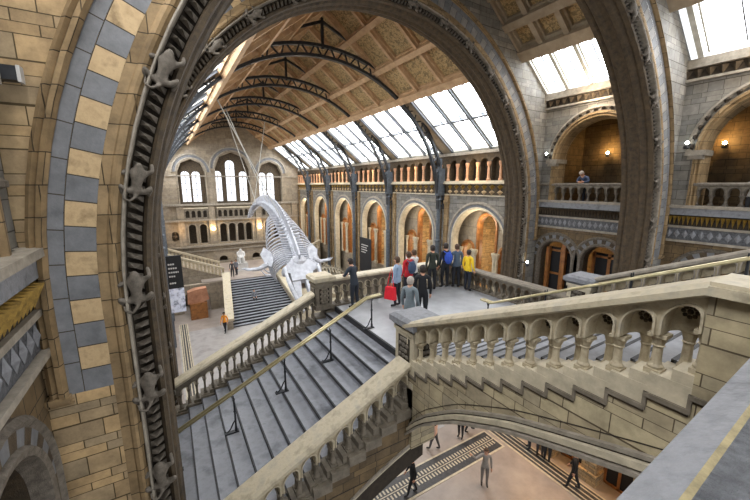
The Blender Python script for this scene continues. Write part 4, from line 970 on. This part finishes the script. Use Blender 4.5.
# ---- fossil skeletons in the alcoves
def beast(label, loc, rz, s, tusk):
    t = thing('fossil_skeleton', label, 'skeleton', loc, rz, 'fossil skeletons shown along the east arches')
    m = MB(); m.box(-2.3*s, 2.3*s, -.9*s, .9*s, 0, 1.0); m.build('plinth', PALE, t, local=True)
    z = 1.0
    K = [(-2.0*s, 0, z+1.5*s), (-1.4*s, 0, z+2.3*s), (-.6*s, 0, z+2.75*s), (.4*s, 0, z+2.8*s), (1.2*s, 0, z+2.6*s), (1.8*s, 0, z+2.9*s)]
    c = curve(K, 22)
    m = MB(); m.tube(c, .09*s, 6)
    for p in c[2:]: m.rod(p, p+Vector((0, 0, .22*s)), .06*s, .12*s)
    m.build('spine', OLDBONE, t, local=True)
    for i in range(7, 17):
        for q in (-1, 1):
            p = c[i]; m = MB(); m.tube([p, p+Vector((0, q*.5*s, -.25*s)), p+Vector((0, q*.68*s, -.8*s)), p+Vector((0, q*.3*s, -1.35*s))], .045*s, 5); m.build('rib', OLDBONE, t, local=True)
    for x in (-1.15, 1.05):
        for q in (-1, 1):
            m = MB(); m.tube([(x*s, q*.3*s, z+2.3*s), (x*s+.1*s, q*.45*s, z+1.3*s), (x*s-.08*s, q*.45*s, z+.6*s), (x*s, q*.45*s, z)], [.14*s, .11*s, .08*s, .11*s], 7); m.build('leg', OLDBONE, t, local=True)
    m = MB(); m.ball((2.2*s, 0, z+2.9*s), (.5*s, .36*s, .45*s), 10); m.tube([(2.4*s, 0, z+2.6*s), (2.75*s, 0, z+2.1*s)], [.3*s, .15*s], 8); m.build('skull', OLDBONE, t, local=True)
    for q in (-1, 1):
        if tusk: m = MB(); m.tube(curve([(2.5*s, q*.2*s, z+2.4*s), (3.0*s, q*.35*s, z+1.8*s), (3.7*s, q*.5*s, z+1.7*s), (4.2*s, q*.35*s, z+2.2*s)], 12), [.1*s]*8+[.06*s]*4, 7); m.build('tusk', BONE, t, local=True)
    return t
beast('grey fossil skeleton with long curved tusks beside the whale head', (12.2, 33.4, ZG), PI*.86, 1.2, True)
beast('grey tangled fossil skeleton just left of the black standing banner', (12.2, 29.3, ZG), PI*.95, 1.2, False)
# ---- red rock in front of the west stair arch
t = thing('rock', 'rust red banded rock block on a stand at the far left of the hall', 'rock', (1.6, 34.2, ZG))
m = MB(); random.seed(3)
pts = [(-.85, 0), (-.8, 1.05), (-.2, 1.25), (.75, 1.3), (.9, .25), (.3, -.05)]
m.prism(pts, lambda u, w, v: (1.6+u, 34.2+w, -10.5+v), -.4, .4); m.build('boulder', REDROCK, t)
m = MB(); m.box(.9, 2.3, 33.7, 34.7, ZG, -10.5); m.build('stand', OAK, t)
# ---- banners
def banner(label, fn, w, h, pic):
    t = thing('hanging_banner', label, 'banner', fn(w/2, 0, 0), 0, 'black exhibition banners')
    m = MB(); m.box(0, w, -.02, .02, 0, h, 0, fn); m.build('cloth', BLACKF, t)
    m = MB()
    for a, b_, z in (((.18, .75, .80), (.18, .62, .73), (.18, .7, .66), (.18, .55, .59)) if not pic else ((.2, .6, .86), (.2, .72, .79), (.2, .78, .72), (.2, .62, .65), (.2, .58, .53))):
        k = a
        while k < b_-.03: e = min(b_, k+.1); m.box(w*k, w*e, -.03, -.02, h*z-.05*h/3, h*z+.03*h/3, 0, fn); k = e+.03
    m.build('lettering', WHITE, t)
    if pic:
        m = MB(); m.box(0, w, -.035, -.02, 0, h*.43, 0, fn); m.build('picture', mottled('banner_photograph', rgb('#2b3350'), rgb('#d6dcef'), 3.5, .6, bump=0, c3=rgb('#e9ecf6'), detail=3), t)
    m = MB(); a, b_ = Vector(fn(-.05, 0, h)), Vector(fn(w+.05, 0, h)); m.tube([a, b_], .03, 6); m.build('pole', IRON, t)
banner('black hanging banner with white lines above a pale blue picture at the left', lambda u, w, v: (-.5+u, 24+w, -7.85+v), .92, 3.6, True)
banner('black standing banner with white lines against the east arches', lambda u, w, v: (14.35+w, 26.6-u, -7.5+v), 2.0, 3.0, False)
# ---- grilles in the ground floor
def grille(label, x0, x1, y0, y1, along):
    t = thing('floor_grille', label, 'grille', ((x0+x1)/2, (y0+y1)/2, ZG), 0, 'iron grilles in the floor')
    m = MB(); m.box(x0, x1, y0, y1, ZG, ZG+.02); m.build('frame', PALE, t)
    m = MB(); m.box(x0+.09, x1-.09, y0+.09, y1-.09, ZG+.02, ZG+.03); m.build('grating', GRILL, t)
    m = MB(); c = ((y0+y1) if along == 'x' else (x0+x1))/2; h = ((y1-y0) if along == 'x' else (x1-x0))/2
    if along == 'x':
        for q in (-.42, .12):
            k = x0+.2
            while k < x1-.2: m.box(k, k+.07, c+h*q, c+h*(q+.3), ZG+.03, ZG+.036); k += .16
        m.box(x0+.09, x1-.09, c-.02, c+.02, ZG+.03, ZG+.036)
    else:
        for q in (-.5, 0, .5): m.box(c+h*q-.03, c+h*q+.03, y0+.1, y1-.1, ZG+.03, ZG+.036)
    m.build('slots', PALE, t)
grille('long floor grille with two rows of pale slots under the bridge', 3.0, 12.45, 9.0, 10.25, 'x')
grille('dark floor grille along the right side, meeting the slotted one', 12.6, 13.5, 3.0, 12.5, 'y')
grille('striped floor grille at the left of the hall beside the stone arch', -.1, .55, 20, 33, 'y')
# ---- lamps
def wall_lamp(label, p, d, mat=BULB, r=.12):
    t = thing('wall_lamp', label, 'lamp', p, 0, 'glowing wall lamps')
    m = MB(); m.rod(p, Vector(p)+Vector(d)*.3, .05, .05); m.lathe([(.06, -.16), (.1, -.12), (.08, -.05)], Vector(p)+Vector(d)*.3, 8); m.build('bracket', IRON, t)
    m = MB(); m.ball(Vector(p)+Vector(d)*.3+Vector((0, 0, .05)), r, 10); m.build('globe', mat, t, smooth=True)
wall_lamp('warm lamp on the left pier of the end wall arches', (4.42, YN-.24, -5.1), (0, -1, 0), r=.2)
wall_lamp('warm lamp on the end wall pier beside the whale', (9.78, YN-.24, -5.2), (0, -1, 0), r=.2)
wall_lamp('small bright spot lamp beside the gallery arch between the stone arches', (XE-.02, 10.15, 1.38), (-1, 0, 0), BULBW, .055)
wall_lamp('small bright spot lamp beside the gallery arch at the right edge', (XE-.02, 5.02, 1.36), (-1, 0, 0), BULBW, .055)
wall_lamp('greenish white lamp on the foot of the second stone arch', (14.66, YB-.02, -3.7), (0, -1, 0), BULBW, .055)
wall_lamp('warm uplight deep inside the gallery between the stone arches', (XE+3.86, 9.4, 1.55), (-1, 0, 0), BULB, .07)
wall_lamp('warm uplight deep inside the gallery at the right edge', (XE+3.86, 5.1, 1.6), (-1, 0, 0), BULB, .07)
# ---- wooden doors behind the arches
def door(n, y0, y1, z0, z1, X):
    m = MB(); w = y1-y0
    for a in (0, .46, .92): m.box(X, X+.1, y0+w*a, y0+w*a+.09*w, z0, z1, 0)
    for a in (0, .3, .62, .94): m.box(X, X+.1, y0, y1, z0+(z1-z0)*a, z0+(z1-z0)*a+.1, 0)
    m.box(X+.04, X+.06, y0, y1, z0, z1, 1); return struct(m.build('door_%d' % n, [OAK, BLACKF]))
door(3, 6.35, 7.45, ZG+.02, -8.25, 14.3); door(4, 8.15, 9.25, ZG+.02, -8.25, 14.3); door(5, 4.55, 5.65, ZG+.02, -8.25, 14.3)
door(1, 8.75, 10.15, -6.6, -3.0, XE+.55); door(2, 6.75, 8.15, -6.6, -3.0, XE+.8)
m = MB(); m.box(XE+.3, XE+.48, 9.15, 9.33, -6.6, -2.7); m.box(XE+.3, XE+.48, 9.95, 10.1, -6.6, -3.0); struct(m.build('trim_door_posts', OAK))
t = thing('exit_light', 'tiny green light inside the arch nearest the second stone arch', 'sign', (X3+1.6, 13.4, -2.75))
m = MB(); m.box(X3+1.55, X3+1.68, 13.25, 13.6, -2.75, -2.6); m.build('lamp', SIGNG, t); m = MB(); m.box(X3+1.6, X3+1.72, 13.2, 13.65, -2.8, -2.75); m.build('casing', IRON, t)
# ================================================================== PEOPLE
FAB = {}
def fabric(h):
    if h not in FAB: FAB[h] = flat('cloth_'+h[1:], h, .85)
    return FAB[h]
def person(label, loc, rz, top, legs, hair=None, h=1.7, pose='stand', bag=None, lean=0, long_coat=False, group=None):
    """one skinned body (faces +Y), jacket, trousers and skin told apart by the limb they lie on"""
    V = {}; E = []; Rr = []; names = []
    def v(n, p, r): names.append(n); V[n] = len(Rr); Rr.append((Vector(p), r))
    sx = {'L': -1, 'R': 1}
    th = lean; sh = lambda z: Vector((0, math.sin(th)*(z-.95), .95+math.cos(th)*(z-.95)))
    v('pel', (0, 0, .95), .135); v('waist', sh(1.12), .125); v('chest', sh(1.32), .145); v('neckb', sh(1.45), .085); v('neck', sh(1.52)+Vector((0, .01, 0)), .052); v('head', sh(1.60)+Vector((0, .025, 0)), .088); v('crown', sh(1.70)+Vector((0, .015, 0)), .07)
    E += [('pel', 'waist'), ('waist', 'chest'), ('chest', 'neckb'), ('neckb', 'neck'), ('neck', 'head'), ('head', 'crown')]
    step = .22 if pose == 'walk' else .03
    for s in 'LR':
        k = sx[s]; f = step*(1 if s == 'L' else -1)
        v('hip'+s, (k*.095, 0, .88), .105)
        if pose == 'sit':
            v('kn'+s, (k*.12, .42, .9), .07); v('an'+s, (k*.12, .46, .5), .048); v('to'+s, (k*.13, .64, .46), .04)
        else:
            v('kn'+s, (k*.1, f*.5+.02, .49), .068); v('an'+s, (k*.1, f-.02, .085), .046); v('to'+s, (k*.115, f+.15, .04), .04)
        v('sho'+s, sh(1.405)+Vector((k*.185, 0, 0)), .068)
        if pose == 'lean': el = sh(1.2)+Vector((k*.26, .16, -.03)); wr = sh(1.12)+Vector((k*.12, .38, .0))
        elif pose == 'photo': el = sh(1.2)+Vector((k*.25, .12, 0)); wr = sh(1.42)+Vector((k*.08, .32, .06))
        elif pose == 'point' and s == 'R': el = sh(1.3)+Vector((k*.4, .12, 0)); wr = sh(1.45)+Vector((k*.6, .2, .05))
        elif pose == 'sit': el = sh(1.15)+Vector((k*.25, .05, 0)); wr = Vector((k*.14, .32, 1.02))
        else: el = sh(1.13)+Vector((k*.235, -.02+f*-.3, 0)); wr = sh(.88)+Vector((k*.24, .09-f*.5, 0))
        v('el'+s, el, .05); v('wr'+s, wr, .034)
        E += [('pel', 'hip'+s), ('hip'+s, 'kn'+s), ('kn'+s, 'an'+s), ('an'+s, 'to'+s), ('neckb', 'sho'+s), ('sho'+s, 'el'+s), ('el'+s, 'wr'+s)]
    mats = [fabric(top), fabric(legs), SKIN, SHOE, EYE]
    me = skin_mesh('body', [p for p, r in Rr], [(V[a], V[b_]) for a, b_ in E], [r for p, r in Rr], mats, 2)
    kind = lambda a, b_: 2 if b_ in ('neck', 'head', 'crown') else (3 if b_[:2] == 'to' else (1 if b_[:2] in ('kn', 'an') or b_[:3] == 'hip' else 0))
    segs = [(Rr[V[a]][0], Rr[V[b_]][0], kind(a, b_), b_) for a, b_ in E]
    for f in me.polygons:
        c = f.center; best = None
        for a, b_, k, nm in segs:
            d = b_-a; tt = max(0, min(1, (c-a).dot(d)/d.length_squared)); q = (c-(a+d*tt)).length
            if best is None or q < best[0]: best = (q, k, tt, nm)
        k = best[1]
        if best[3][:2] == 'kn' and long_coat and best[2] < .75: k = 0
        if best[3][:3] == 'hip': k = 0 if c.z > .86 else 1
        if best[3][:2] == 'wr' and best[2] > .93: k = 2
        f.material_index = k
    # hands with five fingers, and the face
    x = MB()
    for s in 'LR':
        a, w_ = Rr[V['el'+s]][0], Rr[V['wr'+s]][0]; d = (w_-a).normalized(); n_ = Vector((sx[s], 0, 0)); n_ = (n_-d*n_.dot(d)).normalized(); sd = d.cross(n_)
        x.tube([w_-d*.01, w_+d*.05, w_+d*.095], [.03, .036, .03], 6, 2)
        for q, ln in enumerate((.065, .078, .072, .055)):
            b0 = w_+d*.088+sd*(.027-.018*q); x.tube([b0, b0+d*ln*.55-n_*.008, b0+d*ln-n_*.028], [.0095, .009, .007], 5, 2)
        b0 = w_+d*.03+sd*.03; x.tube([b0, b0+sd*.03+d*.03, b0+sd*.035+d*.06-n_*.012], [.012, .011, .008], 5, 2)
    hc = Rr[V['head']][0]; F = Vector((0, math.cos(th), -math.sin(th))); U = Vector((0, math.sin(th), math.cos(th)))
    for k in (-1, 1): x.ball(hc+F*.088+U*.045+Vector((k*.034, 0, 0)), .011, 6, 4); x.ball(hc+Vector((k*.09, 0, 0))+U*.03, (.014, .022, .032), 6, 2)
    x.tube([hc+F*.088+U*.04, hc+F*.112+U*.012], [.01, .016], 6, 2); x.box(-.025, .025, hc.y+.088, hc.y+.094, hc.z-.022, hc.z-.014, 4) if th < .2 else None
    if x.v:
        bm = bmesh.new(); bm.from_mesh(me)
        base = [bm.verts.new(p) for p in x.v]
        for fc, mi in zip(x.f, x.m):
            try: ff = bm.faces.new([base[i] for i in fc]); ff.material_index = mi; ff.smooth = True
            except ValueError: pass
        bm.to_mesh(me); bm.free()
    t = thing('person', label, 'person', loc, rz, group); t.scale = (h/1.77,)*3
    inst('body', me, t)
    if hair:
        m = MB(); c = hc+U*.055-F*.012; n = 12
        prof = [(.0, .118), (.05, .108), (.085, .075), (.103, .03), (.105, -.02), (.098, -.07), (.08, -.1)]
        for i in range(len(prof)-1):
            for j in range(n):
                a0, a1 = 2*PI*j/n, 2*PI*(j+1)/n
                def hp(r, z, a):
                    z2 = z if math.sin(a) < .35 else max(z, .035)
                    return c+Vector((r*math.cos(a)*.95, 0, 0))+F*(r*1.06*math.sin(a))+U*z2
                m.quad(hp(*prof[i], a0), hp(*prof[i], a1), hp(*prof[i+1], a1), hp(*prof[i+1], a0))
        m.build('hair', hair, t, smooth=True, local=True)
    if bag:
        col, where = bag; m = MB()
        if where == 'hand':
            p = Vector(Rr[V['wrL']][0])+Vector((-.05, .02, -.12)); m.add([p+Vector((a, b_, c)) for c, w2 in ((-.42, 1), (0, .8)) for a, b_ in ((-.09*w2, -.2*w2), (.09*w2, -.2*w2), (.09*w2, .2*w2), (-.09*w2, .2*w2))], [(0, 1, 2, 3), (4, 5, 6, 7), (0, 1, 5, 4), (1, 2, 6, 5), (2, 3, 7, 6), (3, 0, 4, 7)])
            m.tube([p+Vector((0, -.12, 0)), p+Vector((.03, -.05, .42)), p+Vector((.08, 0, .62)), p+Vector((.03, .05, .42)), p+Vector((0, .12, 0))], .012, 5)
            m.build('shoulder_bag', fabric(col), t, local=True)
        else:
            p = sh(1.22)-F*.2; m.ball(p, (.17, .12, .24), 10); 
            for k in (-1, 1): m.tube([p+Vector((k*.1, .0, .2)), p+Vector((k*.12, .16, .24)), p+Vector((k*.12, .3, .02)), p+Vector((k*.1, .12, -.2))], .018, 5)
            m.build('backpack', fabric(col), t, local=True)
    return t
P = person
P('person in a pale blue jacket with a red shoulder bag on the landing', (6.2, 8.95, ZL), PI*.15, '#8fa3bb', '#1d1f26', HAIRB, bag=('#d21f2f', 'hand'))
P('grey-haired person in a grey coat just behind the near newel post', (5.15, 6.85, ZL), -PI*.35, '#6f7a80', '#26282c', HAIRG, 1.66, long_coat=True)
P('person in a long black coat right of the grey-haired person', (6.0, 7.4, ZL), -PI*.2, '#1b1c20', '#191a1d', HAIRD, 1.75, long_coat=True)
P('person in a red jacket with a dark backpack in the standing group', (6.95, 9.35, ZL), 0, '#b3222b', '#22242b', HAIRB, 1.72, bag=('#3c4a63', 'back'))
P('person in a white top among the group at the railing', (7.45, 9.7, ZL), PI*.06, '#c9c9c8', '#2a2c33', HAIRB, 1.68, 'photo')
P('person in a dark green coat at the far railing', (8.35, 9.75, ZL), -PI*.1, '#2e332c', '#1d1f24', HAIRD, 1.76)
P('person with a bright blue backpack at the far railing', (9.0, 9.75, ZL), -PI*.05, '#23262e', '#1f2126', HAIRD, 1.78, bag=('#2f4fb4', 'back'))
P('tall person in a slate blue coat at the far railing', (9.4, 9.55, ZL), -PI*.12, '#4f5f72', '#1f2229', HAIRB, 1.74)
P('person in a bright yellow top at the far right of the railing', (9.45, 9.0, ZL), -PI*.45, '#e2bf2c', '#20242e', HAIRD, 1.6)
P('person in dark clothes by the railing beside the left newel', (4.95, 9.55, ZL), PI*.1, '#2c333d', '#222831', HAIRD, 1.66, 'lean', lean=.25)
P('person in a navy jacket leaning over the gallery balustrade', (XE+.75, 8.75, -.92), PI/2, '#4a5670', '#22252c', HAIRG, 1.75, 'lean', lean=.8)
P('person in pale clothes standing at the right end of the gallery', (XE+.6, 3.42, -1.1), PI/2, '#a9a8a6', '#2c2d31', HAIRB, 1.45)
g = 'visitors on the ground floor'
for lab, x, y, rz, a, b_, hr, po in (
    ('person in pale pink walking above the slotted grille', 9.5, 10.55, .6, '#c2a08e', '#4b4a4d', HAIRB, 'walk'),
    ('person in black at the top of the slotted grille', 11.1, 10.5, 2, '#1d1e21', '#1b1c1f', HAIRD, 'stand'),
    ('person in dark grey near the end of the slotted grille', 11.75, 10.6, -2, '#2f3136', '#232428', HAIRD, 'walk'),
    ('person in grey with an outstretched arm on the pale paving', 9.98, 8.04, 2.4, '#8b857e', '#6f6a66', HAIRB, 'point'),
    ('person in black walking on the near end of the slotted grille', 7.2, 9.2, 1.2, '#17181a', '#17181a', HAIRD, 'walk'),
    ('person in pale blue by the lit arcade at the right', 13.3, 8.35, 1.0, '#93a3b5', '#2a2c33', HAIRD, 'stand'),
    ('person in dark red by the lit arcade at the right', 13.25, 7.45, -1.2, '#7d2830', '#222328', HAIRB, 'stand'),
    ('person in white by the lit arcade at the right', 13.35, 7.85, 2.2, '#c8c4be', '#3a3b40', HAIRD, 'stand'),
    ('person in dark clothes on the dark grille at the lower right', 12.9, 6.1, .4, '#1e1d1d', '#1a1a1b', HAIRD, 'walk')):
    P(lab, (x, y, ZG+.03), rz, a, b_, hr, 1.7, po, group=g)
P('person in an orange jacket at the foot of the broad steps', (3.15, 29.4, ZG+.02), 2.6, '#d98a2a', '#1d1f25', HAIRD, 1.75, 'walk')
P('person in grey sitting on the broad steps', (6.3, 32.9, ZG+2.7*9/17-.80), PI, '#6c7078', '#33363c', HAIRD, 1.7, 'sit')
P('person in dark clothes standing on the left of the far landing', (5.1, 37.0, -9.3), 2.9, '#3a3a40', '#26272b', HAIRD, 1.72)
P('person in grey standing on the far landing beside the white statue', (5.6, 37.6, -9.3), 2.2, '#6f7077', '#2c2d33', HAIRB, 1.7)
# ================================================================== LIGHT
W = bpy.data.worlds.new('world'); SC.world = W; W.use_nodes = True
bg = W.node_tree.nodes['Background']; bg.inputs[0].default_value = (.96, .975, 1.0, 1); bg.inputs[1].default_value = 1.15
def point(loc, e, col=(1, .62, .28), r=.15):
    l = bpy.data.lights.new('lamp_and_fill_light', 'POINT'); l.energy = e; l.color = col; l.shadow_soft_size = r
    o = bpy.data.objects.new('lamp_and_fill_light', l); C.objects.link(o); o.location = loc; return o
for i, (y0, y1) in enumerate(BAYS): point((X3+3.0, (y0+y1)/2, -4.4), 260, (1, .76, .48)); point((X3+.3, (y0+y1)/2, -2.2), 70, (1, .86, .66)); point((X3-.6, (y0+y1)/2, .9), 40, (1, .72, .42)); point((2*CX-X3+.9, (y0+y1)/2, .6), 22, (1, .72, .42))  # the light before each alcove screen is an added fill
for y, z in ((9.4, 1.75), (5.1, 1.8)): point((XE+3.5, y, z), 28, (1, .58, .2), .05)
for y in (9.5, 7.4, 3.9): point((XE+2.2, y, -4.2), 70)
for x in (4.42, 9.78): point((x, YN-.5, -4.9), 60)
for y in (5.5, 7.3, 9.1): point((13.5, y-.6, -8.6), 110, (1, .56, .2))
for y in (8.3, 2.9): point((XE-.7, y, 3.5), 90, (1, .8, .58)); point((2*CX-XE+.5, y, 3.6), 45, (1, .8, .58))  # floating fill lights added to brighten the southern coffers
for x in (1.0, 13.2): point((x, YN-1, -5), 40)
SC.view_settings.view_transform = 'Standard'; SC.view_settings.look = 'None'; SC.view_settings.gamma = 1; SC.view_settings.exposure = .28
try: SC.view_settings.use_curve_mapping = False
except Exception: pass
